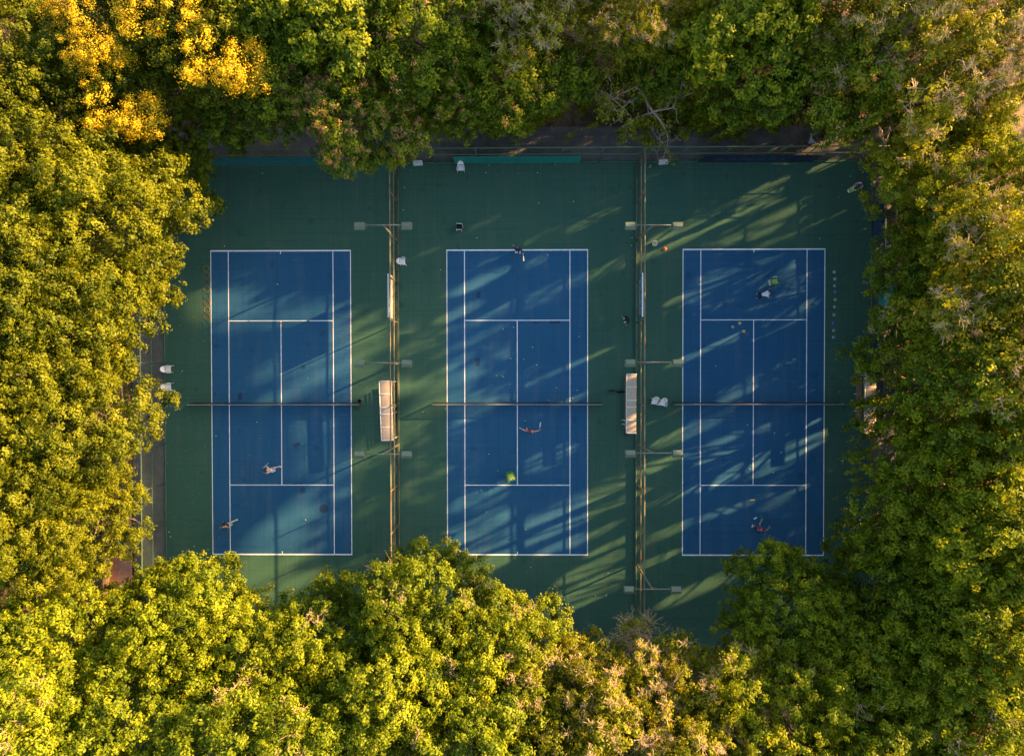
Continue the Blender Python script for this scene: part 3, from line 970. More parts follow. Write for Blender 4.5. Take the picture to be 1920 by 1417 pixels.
# crowns to be sunlit, by cutting away far foliage sunward of them: px, py, height, radius
LIT = [(1750, 115, 9, 7.0), (1885, 50, 9, 7.0), (1240, 130, 7, 3.0), (1190, 30, 9, 3.5), (1060, 140, 7, 2.4), (1850, 560, 12, 6.5), (1820, 470, 11, 5.0), (1895, 340, 9, 5.5), (1870, 720, 13, 5.5), (1760, 440, 12, 3.0), (1860, 900, 13, 5.0), (1810, 640, 10, 4.0), (1835, 1340, 12, 5.0), (1480, 1330, 11, 4.0), (1640, 60, 10, 4.0), (1600, 110, 9, 4.5), (1420, 20, 10, 4.5), (1520, 150, 6, 3.0)]
crng = np.random.default_rng(5)
_sd = np.array(sdir)
_az = np.array([math.cos(SUN_AZ), math.sin(SUN_AZ)])
_pe = np.array([-_az[1], _az[0]])
_sh = [(np.array(at(px, py)[:2]), L * (1.1 if px > 745 else .95), w * (.58 if px < 745 else .8 if px > 1205 and py < 480 else 1.2)) for px, py, L, w in SHAFTS]
LIT_ALL = [(722, 722, 2.2, .5), (722, 740, 2.2, .5), (722, 758, 2.2, .5), (723, 776, 2.2, .5), (724, 794, 2.2, .5), (725, 812, 2.2, .5), (1183, 800, 2.2, .8), (1636, 785, 2.2, 1.4), (735, 640, 3.4, .7), (735, 580, 3.4, .7), (735, 900, 3.4, .8), (735, 950, 3.4, .6)]  # canopies and rails to be sunlit, by cutting foliage sunward of them
_lita = [(np.array(at(px, py, z)), r) for px, py, z, r in LIT_ALL]
_lit = [(np.array(at(px, py, z)), r) for px, py, z, r in LIT]

def carve(root, far):
    """cut away foliage of one crown where sun is meant to pass"""
    for ch in root.children:
        if not ch.name.startswith(('crown', 'foliage')):
            continue
        me = ch.data
        if me.name.startswith('bare'):
            continue
        mw = np.array(Matrix.Translation(root.location) @ Matrix.LocRotScale(ch.location, ch.rotation_euler, ch.scale))
        co = np.empty(len(me.vertices) * 3, dtype=np.float32)
        me.vertices.foreach_get('co', co)
        co = co.reshape(-1, 4, 3)
        tint = np.empty(len(me.polygons), dtype=np.float32)
        me.attributes['tint'].data.foreach_get('value', tint)
        c = co.mean(axis=1) @ mw[:3, :3].T + mw[:3, 3]
        gnd = c[:, :2] - _sd[:2] * (c[:, 2:3] / _sd[2])
        keep = np.ones(len(c), bool)
        for q, L, w in _sh:
            d = gnd - q
            e = np.abs(d @ _az / (L * .5)) ** 3 + np.abs(d @ _pe / (w * .5)) ** 2
            hit = e <= 1.0 + crng.normal(0, .12, len(c))
            if q[0] < D1X:                                   # far shafts are only half open
                hit &= crng.random(len(c)) < .62
            keep &= ~hit
        for far_only, lst in ((True, _lit), (False, _lita)):
            if far_only and not far:
                continue
            for q, r in lst:
                d = c - q
                t = d @ _sd
                dist = np.linalg.norm(d - t[:, None] * _sd, axis=1)
                keep &= ~((t > r * .8) & (dist < r))
        n = int(keep.sum())
        if n == len(keep):
            continue
        ch.data = np_mesh(ch.name.split('.')[0], co[keep].reshape(-1, 3), np.arange(n * 4).reshape(n, 4), me.materials[0], tint[keep])


# ------------------------------------------------------------------ shrubs and undergrowth
def shrub_proto(seed, mat, leaf):
    rng = np.random.default_rng(seed)
    V, F, tint, B, Br, SC, SD, SR = make_crown('shrub', rng, R=1.6, Rz=1.2, nb=14, lump=.33, spray=.30, ns=15, nl=34, leaf=leaf, bunch=.6)
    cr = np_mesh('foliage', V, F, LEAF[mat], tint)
    mb = MB()
    for k in range(min(8, len(B))):
        e = Vector(B[k]) + Vector((0, 0, 1.3))
        mb.tube([(0, 0, -.1), (e.x * .3, e.y * .3, e.z * .55), tuple(e)], [.05, .035, .012], 5)
    me = mb.mesh('stem')
    me.materials.append(M['bark'])
    return cr, me
SHP = [shrub_proto(201, 'broad', .085), shrub_proto(202, 'dark', .07), shrub_proto(203, 'under', .075), shrub_proto(204, 'twiggy', .07)]
rs = random.Random(31)
def shrub(px, py, R, v, label, group):
    c = at(px, py)
    r = thing('shrub', label, 'shrub', (c.x, c.y, -.1), 0, group)
    k = R / 1.6
    rz = rs.uniform(0, 6.28)
    link('foliage', SHP[v][0], r, (0, 0, 1.3 * k), (0, 0, rz), (k, k, k))
    link('stem', SHP[v][1], r, (0, 0, 0), (0, 0, rz), (k, k, k))
    CARVE.insert(0, r)
ROW = [('yellow tipped', 1), ('dark green', 2), ('dull green', 1), ('sunlit yellow', 3), ('sunlit yellow', 3), ('dark green', 0)]
NAMES = ['first', 'second', 'third', 'fourth', 'fifth', 'sixth', 'seventh', 'eighth', 'ninth', 'tenth', 'eleventh', 'twelfth', 'thirteenth', 'fourteenth', 'fifteenth', 'sixteenth', 'seventeenth', 'eighteenth', 'nineteenth', 'twentieth']
SX = [800, 848, 893, 940, 985, 1030, 1072, 1118, 1165, 1208, 1256, 1300, 1346, 1392, 1440, 1486, 1532, 1580]
for i, x in enumerate(SX):
    nm, v = ROW[(i * 7 + 3) % 6] if not 4 <= i <= 7 else ('sunlit yellow', 3)
    shrub(x, 231 + rs.uniform(-6, 5), rs.uniform(1.25, 1.7), v, '%s shrub edging the upper path, %s from the left in its row' % (nm, NAMES[i]), 'shrubs edging the upper path')
for i, (x, y, rr) in enumerate([(835, 175, 2.0), (905, 205, 1.9), (1010, 195, 1.8), (1120, 200, 1.9), (1175, 180, 2.0), (1290, 200, 2.0), (1340, 170, 2.1), (1390, 205, 1.9), (1450, 190, 2.1), (1500, 215, 1.8), (1530, 170, 2.1), (1340, 215, 1.7)]):
    shrub(x, y, rr, (2, 0, 1)[i % 3], 'shrub in the second row behind the path-edge shrubs, %s from the left' % NAMES[i], 'shrubs of the second row by the upper path')

# bushes added outside the right fence, hidden by trees, to block low sun
for i in range(17):
    y = 1130 - i * 62
    c_ = at(1632, max(y, 200))
    cc = Vector((FX1 + 3.0 + rs.uniform(-.3, .9), c_.y, 0))
    rt_ = thing('shrub', 'tall dark shrub added outside the right fence to block low sun, %s from the bottom' % NAMES[i], 'shrub', (cc.x, cc.y, -.1), 0, 'tall shrubs added outside the right fence')
    k = rs.uniform(1.25, 1.6)
    rz = rs.uniform(0, 6.28)
    link('foliage', SHP[i % 2][0], rt_, (0, 0, 1.25 * k), (0, 0, rz), (k, k, k * 1.15))
    link('stem', SHP[i % 2][1], rt_, (0, 0, 0), (0, 0, rz), (k, k, k))
    CARVE.insert(0, rt_)

bpy.context.view_layer.update()
for i, t_ in enumerate(CARVE):
    carve(t_, i >= len(CARVE) - len(SHADE))

# low undergrowth and leaf litter over the wood's floor: nobody could count it
rng = np.random.default_rng(91)
def scatter(name, boxes, dens, hgt, leaf, mat, up=.6, clump=0.0):
    P = []
    for x0, x1, y0, y1 in boxes:
        n = int((x1 - x0) * (y1 - y0) * dens)
        if clump:
            m = max(1, n // 60)
            c = np.stack([rng.uniform(x0, x1, m), rng.uniform(y0, y1, m)], 1)
            k = rng.integers(0, m, n)
            xy = c[k] + rng.normal(0, clump, (n, 2))
            z = -.1 + np.abs(rng.normal(0, hgt, n)) * np.exp(-np.sum((xy - c[k]) ** 2, 1) / (2 * clump * clump))
        else:
            xy = np.stack([rng.uniform(x0, x1, n), rng.uniform(y0, y1, n)], 1)
            z = -.1 + np.abs(rng.normal(0, hgt, n))
        ok = (xy[:, 0] > x0) & (xy[:, 0] < x1) & (xy[:, 1] > y0) & (xy[:, 1] < y1)
        P.append(np.concatenate([xy, z[:, None]], 1)[ok])
    P = np.concatenate(P)
    n = len(P)
    V, F = leaf_arrays(rng, P, rng.normal(size=(n, 3)) + np.array([0, 0, up * 2]), leaf * rng.uniform(.6, 1.4, n))
    o = link(name, np_mesh(name, V, F, LEAF[mat], np.clip(rng.normal(.5, .22, n), 0, 1)))
    return struct(o, 'stuff')
PY = at(960, 238).y
scatter('undergrowth', [(-40, 24, PY + .3, PY + 14), (-44, FX0 - 4.5, -25, PY), (FX1 + 2.6, 44, -26, 15.5), (-40, 40, -38, FY0 - .3)], 26, .22, .085, 'under', clump=.55)
scatter('fallen_leaves', [(-40, 38, PY + .2, PY + 13), (-42, FX0 - 2.8, -25, PY), (FX1 + 2.6, 42, -26, 24), (-38, 38, -36, FY0 - .3)], 14, .015, .075, 'litter', up=3)
# dead leaves blown along the fence foot of the courts
P = []
for x0, x1, y0, y1, n in ((FX0 + .1, FX0 + 3.2, -19, 14, 264), (FX0 + .2, FX1 - .2, FY0 + .2, CY - HL - .6, 572), (FX1 - 2.6, FX1 - .1, -19, 15, 264), (FX0, FX1, FY1 - 1.0, FY1 - .2, 198), (D1X - .6, D1X + .7, -18, 15, 132), (D2X - .6, D2X + .7, -18, 15, 132), (-26, -10, -20, 15, 132), (FX0 - 2.5, FX0 - .3, -20, 14, 352), (FX0 - 3, FX1 + 5, FY1 + .3, PY - .1, 572)):
    P.append(np.stack([rng.uniform(x0, x1, n), rng.uniform(y0, y1, n), np.full(n, .018)], 1))
P = np.concatenate(P)
V, F = leaf_arrays(rng, P, rng.normal(size=(len(P), 3)) * .18 + np.array([0, 0, 1]), .038 * rng.uniform(.6, 1.5, len(P)))
struct(link('blown_leaves', np_mesh('blown_leaves', V, F, LEAF['litter'], np.clip(rng.normal(.5, .25, len(P)), 0, 1))), 'stuff')

# ------------------------------------------------------------------ fences
FH = 3.55
def fence(label, p0, p1, posts, h=FH, mid=2.05, mat='rail', skirt=0.0, strip=False):
    d = Vector((p1[0] - p0[0], p1[1] - p0[1], 0))
    L = d.length
    r = thing('chain_link_fence', label, 'fence', (p0[0], p0[1], 0), math.atan2(d.y, d.x), 'chain link fences round the courts')
    for s in posts:
        MB().tube([(s, 0, -.1), (s, 0, h + .05)], .045, 8).ball((s, 0, h + .06), .055, 5).build('post', M[mat], r, True)
    for z, rr in ((h, .048), (mid, .04), (.10, .035)):
        n = max(2, int(L / 1.5))
        MB().tube([(L * i / n, .002 * math.sin(i * 1.7), z + .006 * math.sin(i * 2.3)) for i in range(n + 1)], rr, 8).build('rail', M[mat], r, True)
    b = MB()
    b.add([(0, .055, .12), (L, .055, .12), (L, .055, h - .02), (0, .055, h - .02)], [(0, 1, 2, 3)])
    b.build('wire_mesh', M['chain'], r)
    if skirt:
        MB().box((L / 2, -.07, skirt / 2 + .012), (L, .03, skirt)).build('kick_board', M['greensteel'], r)
    if strip:  # strip added below the top rail to cast a shadow band
        MB().box((L / 2, .075, h - .22), (L, .012, .26)).build('added_shadow_strip', M['greensteel'], r)
    return r
YP = [at(960, y).y for y in (380, 455, 530, 605, 680, 756, 832, 906, 981, 1056, 1131)]
TOPX = [at(x, 305).x for x in (357, 433, 510, 595, 670, 748, 820, 896, 972, 1050, 1122, 1193, 1268, 1345, 1420, 1496, 1572)]
fence('long green and rusty chain link fence along the upper path', (FX0, FY1), (FX1, FY1), [0] + [x - FX0 for x in TOPX] + [FX1 - FX0], mat='greensteel')
YB = at(960, 1190).y
fence('chain link fence along the left path beside the first court', (FX0, FY1 - .06), (FX0, YB), [FY1 - .06 - y for y in YP] + [FY1 - .06 - YB], mat='greensteel')
fence('chain link fence under the dark trees on the right side', (FX1, FY1 - .06), (FX1, YB), [FY1 - .06 - y for y in YP] + [FY1 - .06 - YB], mat='greensteel')
YE = at(960, 1131).y
fence('rusty chain link fence dividing the left and middle courts', (D1X, FY1 - .06), (D1X, YE), [FY1 - .06 - y for y in YP], skirt=.24)
fence('rusty chain link fence dividing the middle and right courts', (D2X, FY1 - .06), (D2X, YE), [FY1 - .06 - y for y in YP], skirt=.26, strip=True)

# ------------------------------------------------------------------ floodlight masts
MH = 6.15
def mast(px, py, top_px, label):
    c = at(px, py)
    t = at(top_px[0], top_px[1], MH)
    r = thing('floodlight_mast', label, 'light mast', (c.x, c.y, 0), 0, 'floodlight masts on the dividing fences')
    dx, dy = t.x - c.x, t.y - c.y
    MB().tube([(0, 0, -.1), (0, 0, 2), (dx * .4, dy * .4, 4), (dx, dy, MH)], [.075, .07, .062, .055], 9).build('pole', M['pole'], r, True)
    MB().tube([(dx - 1.32, dy, MH - .02), (dx, dy, MH + .01), (dx + 1.32, dy, MH - .02)], .038, 8).build('crossarm', M['pole'], r, True)
    MB().tube([(dx * .88, dy * .88, MH - .62), (dx + .38, dy, MH - .05)], .025, 6).build('brace', M['pole'], r, True)
    for sx in (-1, 1):
        m = MB()
        # tapered shell, mouth tilted down and towards the lower court
        tilt = Matrix.Rotation(R_(-24), 3, 'X')
        w, d = .37, .25
        q = [(-w, -d, -.13), (w, -d, -.13), (w, d, -.13), (-w, d, -.13), (-w * .86, -d * .55, .13), (w * .86, -d * .55, .13), (w * .90, d * .8, .13), (-w * .90, d * .8, .13)]
        q = [tilt @ Vector(v) for v in q]
        o = Vector((dx + sx * 1.62, dy - .04, MH - .02))
        m.add([v + o for v in q], [(3, 2, 1, 0), (4, 5, 6, 7), (0, 1, 5, 4), (1, 2, 6, 5), (2, 3, 7, 6), (3, 0, 4, 7)])
        hd = m.build('floodlight', M['lamp'], r)
        g = MB()
        q = [tilt @ Vector(v) + o for v in ((-w * .92, -d * .9, -.134), (w * .92, -d * .9, -.134), (w * .92, d * .9, -.134), (-w * .92, d * .9, -.134))]
        g.add(q, [(3, 2, 1, 0)])
        g.build('lamp_glass', M['lampglass'], hd)
        b = MB()
        e = o - Vector((sx * .43, 0, 0))
        b.tube([e + Vector((-sx * .04, -.16, -.10)), e + Vector((-sx * .05, 0, .02)), e + Vector((-sx * .04, .14, -.06))], .025, 6)
        b.build('bracket', M['lamp'], hd)
MASTS = [(747, 454, (718, 422), 'floodlight mast on the first dividing fence, topmost of its three'),
         (748, 682, (718, 680), 'floodlight mast on the first dividing fence just above its canopy bench'),
         (748.5, 832.6, (718, 851), 'floodlight mast on the first dividing fence just below its canopy bench'),
         (1194, 450, (1226.5, 422), 'floodlight mast on the second dividing fence above the blue banner'),
         (1194, 681, (1226.5, 679), 'floodlight mast on the second dividing fence just above its canopy bench'),
         (1193, 832, (1226.5, 849), 'floodlight mast on the second dividing fence just below its canopy bench'),
         (1193, 1056, (1223.5, 1104), 'floodlight mast on the second dividing fence by the half bare tree')]
for m_ in MASTS:
    mast(*m_)

# ------------------------------------------------------------------ banners and boards
grs = random.Random(12)
def marks(parent, x0, x1, z0, z1, n, y, mat, depth=.006):
    """a row of blocky characters too small to read from the air"""
    b = MB()
    w = (x1 - x0) / n
    for i in range(n):
        cx = x0 + w * (i + .5)
        k = grs.randint(0, 3)
        h = z1 - z0
        zc = (z0 + z1) / 2
        sw = w * .13
        b.box((cx - w * .28, y, zc), (sw, depth, h))
        if k != 1:
            b.box((cx + w * .28, y, zc), (sw, depth, h * .96))
        for zz in ((zc + h * .45,), (zc, zc - h * .44), (zc + h * .44, zc), (zc - .1 * h, zc + h * .45))[k]:
            b.box((cx, y, zz), (w * .43, depth * .96, h * .11))
    return b.build('lettering', mat, parent)

def banner(name, label, cat, p0, p1, z0, z1, mat, side, rows=(), lm=None, bar=False):
    d = Vector((p1[0] - p0[0], p1[1] - p0[1], 0))
    L = d.length
    r = thing(name, label, cat, (p0[0], p0[1], 0), math.atan2(d.y, d.x))
    m = MB()
    n = 40
    vs, fs = [], []
    for i in range(n + 1):
        x = L * i / n
        wv = .012 * math.sin(i * 1.9) + .010 * math.sin(i * .7)
        sag = -.02 * abs(math.sin(i * math.pi / 5))
        for (yy, zz) in ((side * .085 + wv, z0), (side * .085 - wv, z1 + sag), (side * .10 - wv, z1 + sag), (side * .10 + wv, z0)):
            vs.append((x, yy, zz))
    for i in range(n):
        for j in range(4):
            a, b = i * 4 + j, i * 4 + (j + 1) % 4
            fs.append((a, b, b + 4, a + 4))
    fs += [(3, 2, 1, 0), (n * 4, n * 4 + 1, n * 4 + 2, n * 4 + 3)]
    m.add(vs, fs)
    m.build('cloth', mat, r)
    for (a, b, c, e, k) in rows:
        marks(r, a * L, b * L, z0 + c * (z1 - z0), z0 + e * (z1 - z0), k, side * .125, lm)
    if bar:
        MB().box((L / 2, side * .14, z1 + .06), (L, .10, .05), bev=.01).build('frame_bar', M['whitemetal'], r)
    return r
def tx(x):
    return at(x, 305).x
banner('windbreak_banner', 'bright teal windbreak banner on the upper fence behind the middle court', 'banner', (tx(853), FY1), (tx(1087), FY1), .12, 1.86, M['banner_green'], -1, [(.14, .55, .30, .68, 9)], M['mark_teal'])
banner('windbreak_banner', 'long navy banner with dull blue letters on the upper fence at right', 'banner', (tx(1310), FY1), (tx(1522), FY1), .12, 1.86, M['banner_navy'], -1, [(.12, .72, .30, .66, 12)], M['mark_blue'])
banner('windbreak_banner', 'dark teal banner on the upper fence behind the left court', 'banner', (tx(392), FY1), (tx(640), FY1), .12, 1.86, M['banner_teal'], -1, [(.2, .62, .28, .66, 9)], M['mark_teal'])
def ty(y):
    return at(960, y).y
banner('sign_banner', 'blue sign with pale vertical characters on the second dividing fence', 'sign', (D2X, ty(601)), (D2X, ty(524)), 1.75, 3.42, M['banner_blue'], 1, [(.05, .95, .50, .86, 12), (.08, .9, .14, .40, 14)], M['mark_pale'], bar=True)
banner('sign_banner', 'grey backed sign with white top bar on the first dividing fence', 'sign', (D1X, ty(601)), (D1X, ty(524)), 2.05, 3.42, M['grey'], 1, (), None, bar=True)
banner('sign_banner', 'dark blue banner with faint characters hanging on the right fence, upper one', 'banner', (FX1, ty(462)), (FX1, ty(388)), .25, 2.1, M['banner_navy'], 1, [(.1, .9, .2, .5, 10), (.1, .6, .6, .9, 5)], M['mark_blue'])
banner('sign_banner', 'turquoise banner with white characters seen through the right fence trees', 'banner', (FX1, ty(602)), (FX1, ty(545)), 1.3, 3.3, M['banner_green'], 1, [(.1, .9, .45, .8, 6)], M['mark_pale'])
banner('sign_banner', 'dark blue banner hanging on the right fence below the turquoise one', 'banner', (FX1, ty(668)), (FX1, ty(610)), .15, 2.0, M['banner_navy'], 1, [(.2, .9, .65, .85, 5)], M['mark_blue'])

def board(px, label):
    c = at(px, 303)
    r = thing('notice_board', label, 'sign', (c.x, FY1 - .12, 0), R_(3))
    q = Matrix.Rotation(R_(-38), 3, 'X')
    MB().box((0, -.12, .78), (.72, .025, .46), q, .008).build('board', M['grey'], r)
    for sx in (-.3, .3):
        MB().tube([(sx, .03, 0), (sx, .02, .62)], .018, 6).build('leg', M['greensteel'], r)
board(786, 'white board leaning at the upper fence left of the teal banner')
board(1240, 'white board leaning at the upper fence between the teal and navy banners')

# ------------------------------------------------------------------ nets
def net(cx, x0, x1, label):
    y = at(960, 757).y
    a, b = at(x0, 757).x, at(x1, 757).x
    r = thing('tennis_net', label, 'net', ((a + b) / 2, y, 0), 0, 'tennis nets across the courts')
    h = (b - a) / 2
    for s in (-1, 1):
        p = MB().tube([(s * h, 0, 0), (s * h, 0, 1.09)], .045, 10).ball((s * h, 0, 1.09), .05, 6).build('post', M['greensteel'], r, True)
        MB().box((s * (h - .02), -.08, .75), (.07, .10, .12), bev=.015).tube([(s * (h - .02), -.14, .75), (s * (h - .02), -.20, .66)], .012, 6).build('winder', M['black'], p)
    n = 24
    def zz(i):
        return .93 + .12 * abs(i / n - .5) * 2
    v, f = [], []
    for i in range(n + 1):
        x = -h + .05 + (2 * h - .1) * i / n
        v += [(x, .13 + .03 * math.sin(i * 1.3), .03), (x, 0, zz(i) - .04)]
    f = [(2 * i, 2 * i + 2, 2 * i + 3, 2 * i + 1) for i in range(n)]
    m = MB()
    m.add(v, f)
    m.build('net_mesh', M['net'], r)
    t = MB()
    v, f = [], []
    for i in range(n + 1):
        x = -h + .05 + (2 * h - .1) * i / n
        v += [(x, -.022, zz(i) - .05), (x, .022, zz(i) - .05), (x, .022, zz(i)), (x, -.022, zz(i))]
    for i in range(n):
        for j in range(4):
            f.append((4 * i + j, 4 * i + (j + 1) % 4, 4 * i + 4 + (j + 1) % 4, 4 * i + 4 + j))
    f += [(3, 2, 1, 0), (4 * n, 4 * n + 1, 4 * n + 2, 4 * n + 3)]
    t.add(v, f)
    t.build('top_tape', M['tape'], r)
    MB().box((cx - (a + b) / 2, 0, .45), (.05, .07, .90)).build('centre_strap', M['tape'], r)
net(CX[0], 362, 677, 'tennis net across the left court')
net(CX[1], 812, 1128, 'tennis net across the middle court')
net(CX[2], 1258, 1571, 'tennis net across the right court, one end under the tree')

# ------------------------------------------------------------------ canopy benches
def canopy_bench(px, py, w, ln, rz, label, fr=(0, .22, .44, .555, .78, 1)):
    c = at(px, py, 2.2)
    r = thing('canopy_bench', label, 'bench', (c.x, c.y, 0), rz, 'benches under tan canopies beside the fences')
    n, k = 10, 26
    v, f = [], []
    def zr(u):
        return 2.16 + .10 * math.sin(math.pi * (.15 + .75 * u))
    for lay in (0, .02):
        for i in range(n + 1):
            for j in range(k + 1):
                v.append((-w / 2 + w * i / n, -ln / 2 + ln * j / k, zr(i / n) + lay))
    st = (n + 1) * (k + 1)
    for i in range(n):
        for j in range(k):
            a = i * (k + 1) + j
            f.append((a, a + 1, a + k + 2, a + k + 1))
            f.append((st + a, st + a + k + 1, st + a + k + 2, st + a + 1))
    for j in range(k):
        f.append((j, st + j, st + j + 1, j + 1))
        a = n * (k + 1) + j
        f.append((a, a + 1, st + a + 1, st + a))
    m = MB()
    m.add(v, f)
    m.build('canopy', M['poly'], r, True)
    for q in fr:
        y = -ln / 2 + ln * q
        y = max(min(y, ln / 2 - .02), -ln / 2 + .02)
        MB().tube([(-w / 2 - .01 + (w + .02) * i / n, y, zr(i / n) + .035) for i in range(n + 1)], .032 if q not in (.44, .555) else .042, 6).build('rib', M['whitemetal'], r, True)
    MB().tube([(-w / 2 - .015, -ln / 2, zr(0) + .02), (-w / 2 - .015, ln / 2, zr(0) + .02)], .03, 6).build('front_beam', M['whitemetal'], r, True)
    MB().tube([(w / 2 - .02, -ln / 2, zr(1) - .03), (w / 2 - .02, ln / 2, zr(1) - .03)], .03, 6).build('rear_beam', M['whitemetal'], r, True)
    for q in (0.02, .45, .55, .98):
        y = -ln / 2 + ln * q
        MB().tube([(w / 2 - .03, y, 0), (w / 2 - .03, y, zr(1) - .05)], .03, 8).build('post', M['whitemetal'], r, True)
    s = MB()
    for i in range(5):
        s.box((-.12 + .095 * i - .06, 0, .45), (.075, ln - .3, .03), bev=.008)
    s.build('seat', M['bench'], r)
    s = MB()
    for i in range(3):
        s.box((w / 2 - .10 + .02 * i, 0, .62 + .12 * i), (.025, ln - .3, .08), bev=.008)
    s.build('backrest', M['bench'], r)
    for q in (.06, .35, .65, .94):
        y = -ln / 2 + ln * q
        MB().box((.02, y, .215), (.34, .05, .43), bev=.01).build('leg', M['whitemetal'], r)
canopy_bench(724.5, 770, .88, 4.45, R_(2.0), 'bench under a sunlit tan canopy against the first dividing fence')
canopy_bench(1184, 756.5, .72, 4.42, R_(-.4), 'bench under a tan canopy with one bright end against the second dividing fence')
canopy_bench(1632, 757, .80, 4.4, 0, 'bench under a narrow canopy half hidden by the right side tree')

# ------------------------------------------------------------------ chairs
def chair_parts(r):
    m = MB()
    n = 8
    v = []
    for i in range(n + 1):
        for j in range(n + 1):
            x, y = -.22 + .44 * i / n, -.21 + .43 * j / n
            x *= 1 - .10 * (1 - j / n)
            z = .43 - .02 * (1 - ((i / n - .5) * 2) ** 2) - .015 * (1 - j / n)
            v.append((x, y, z))
    k = len(v)
    v += [(a, b, c - .02) for a, b, c in v]
    f = []
    for i in range(n):
        for j in range(n):
            a = i * (n + 1) + j
            f.append((a, a + n + 1, a + n + 2, a + 1))
            f.append((k + a, k + a + 1, k + a + n + 2, k + a + n + 1))
    for j in range(n):
        f.append((j, j + 1, k + j + 1, k + j))
        a = n * (n + 1) + j
        f.append((a, k + a, k + a + 1, a + 1))
        a = j * (n + 1)
        f.append((a, k + a, k + a + n + 1, a + n + 1))
        a = j * (n + 1) + n
        f.append((a, a + n + 1, k + a + n + 1, k + a))
    m.add(v, f)
    m.build('seat', M['white'], r)
    b = MB()
    n, kk = 12, 4
    v = []
    for lay in (0, .022):
        for j in range(kk + 1):
            t = j / kk
            for i in range(n + 1):
                a = math.pi * (1.0 + i / n)
                rr = .245 + .05 * t - lay
                v.append((rr * math.cos(a) * (1 - .12 * t), -.02 + rr * .95 * math.sin(a) - .10 * t, .47 + (.40 - .18 * abs(i / n - .5) ** 2 * 4) * t))
    st = (n + 1) * (kk + 1)
    f = []
    for j in range(kk):
        for i in range(n):
            if j in (0, 1) and i in (2, 9):
                continue                                   # side openings at the rear corners
            a = j * (n + 1) + i
            f.append((a, a + 1, a + n + 2, a + n + 1))
            f.append((st + a, st + a + n + 1, st + a + n + 2, st + a + 1))
    for i in range(n):
        a = kk * (n + 1) + i
        f.append((a, a + 1, st + a + 1, st + a))
    b.add(v, f)
    b.build('backrest', M['white'], r, True)
    for s in (-1, 1):
        MB().tube([(s * .245, -.06, .66), (s * .275, .06, .66), (s * .275, .20, .655), (s * .262, .24, .60)], [.028, .030, .030, .024], 6).build('armrest', M['white'], r, True)
        MB().tube([(s * .26, .235, .62), (s * .25, .22, .40), (s * .275, .27, 0)], [.026, .03, .02], 6).build('leg', M['white'], r, True)
        MB().tube([(s * .22, -.16, .45), (s * .25, -.25, 0)], [.03, .02], 6).build('leg', M['white'], r, True)
CH = [(865, 312, 268, 'white plastic armchair standing alone in front of the teal banner'),
      (756, 492, 5, 'white plastic armchair on the middle court side of the first dividing fence'),
      (312, 692, 0, 'white plastic armchair by the left fence, upper of the pair there'),
      (312, 725, 4, 'white plastic armchair by the left fence, lower of the pair there'),
      (1226, 752, 262, 'white plastic armchair beside the third net, nearer to the dividing fence'),
      (1241, 754.5, 258, 'white plastic armchair beside the third net, nearer to the net end')]
for i, (px, py, a, lab) in enumerate(CH):
    c = at(px, py)
    x = c.x
    if i in (2, 3):
        x = max(x, FX0 + .42)
    r = thing('plastic_chair', lab, 'chair', (x, min(c.y, FY1 - .5), 0), R_(a - 90), 'white plastic chairs by the courts')
    chair_parts(r)

# ------------------------------------------------------------------ ball carts, buckets, small training gear
def wire_basket(m, w, d, z0, z1, bar=.012, step=.09, taper=.9):
    for z in (z1, (z0 + z1) / 2):
        k = 1 if z == z1 else (1 + taper) / 2
        m.tube([(-w * k, -d * k, z), (w * k, -d * k, z), (w * k, d * k, z), (-w * k, d * k, z)], bar * (1.6 if z == z1 else .8), 6, closed=True)
    nx, ny = max(2, int(2 * w / step)), max(2, int(2 * d / step))
    for i in range(nx + 1):
        x = -w + 2 * w * i / nx
        for s in (-1, 1):
            m.tube([(x * taper, s * d * taper, z0), (x, s * d, z1)], bar * .6, 4)
    for i in range(ny + 1):
        y = -d + 2 * d * i / ny
        for s in (-1, 1):
            m.tube([(s * w * taper, y * taper, z0), (s * w, y, z1)], bar * .6, 4)
    m.box((0, 0, z0), (2 * w * taper, 2 * d * taper, .02))

BALL = MB().ball((0, 0, 0), .034, 8).mesh('tennis_ball')
BALL.materials.append(M['ball'])
BALL2 = BALL.copy()
BALL2.materials[0] = M['oldball']
for b_ in (BALL, BALL2):
    b_.polygons.foreach_set('use_smooth', [True] * len(b_.polygons))
brs = random.Random(8)
def ball(x, y, z, label, group, old=False):
    o = link('tennis_ball', BALL2 if old else BALL, None, (x, y, z))
    return tag(o, label, 'ball', group)
def heap(c, rz, w, d, z, layers, label, group):
    m = Matrix.Rotation(rz, 3, 'Z')
    for k in range(layers):
        s = .072
        ww, dd = w - .05 - k * .05, d - .05 - k * .05
        nx, ny = max(1, int(2 * ww / s)), max(1, int(2 * dd / s))
        for i in range(nx):
            for j in range(ny):
                if brs.random() < .10 + .22 * k:
                    continue
                v = m @ Vector((-ww + (i + .5) * 2 * ww / nx + brs.uniform(-.008, .008), -dd + (j + .5) * 2 * dd / ny + brs.uniform(-.008, .008), z + k * .05 + brs.uniform(0, .012)))
                ball(c.x + v.x, c.y + v.y, v.z, label, group, brs.random() < .12)

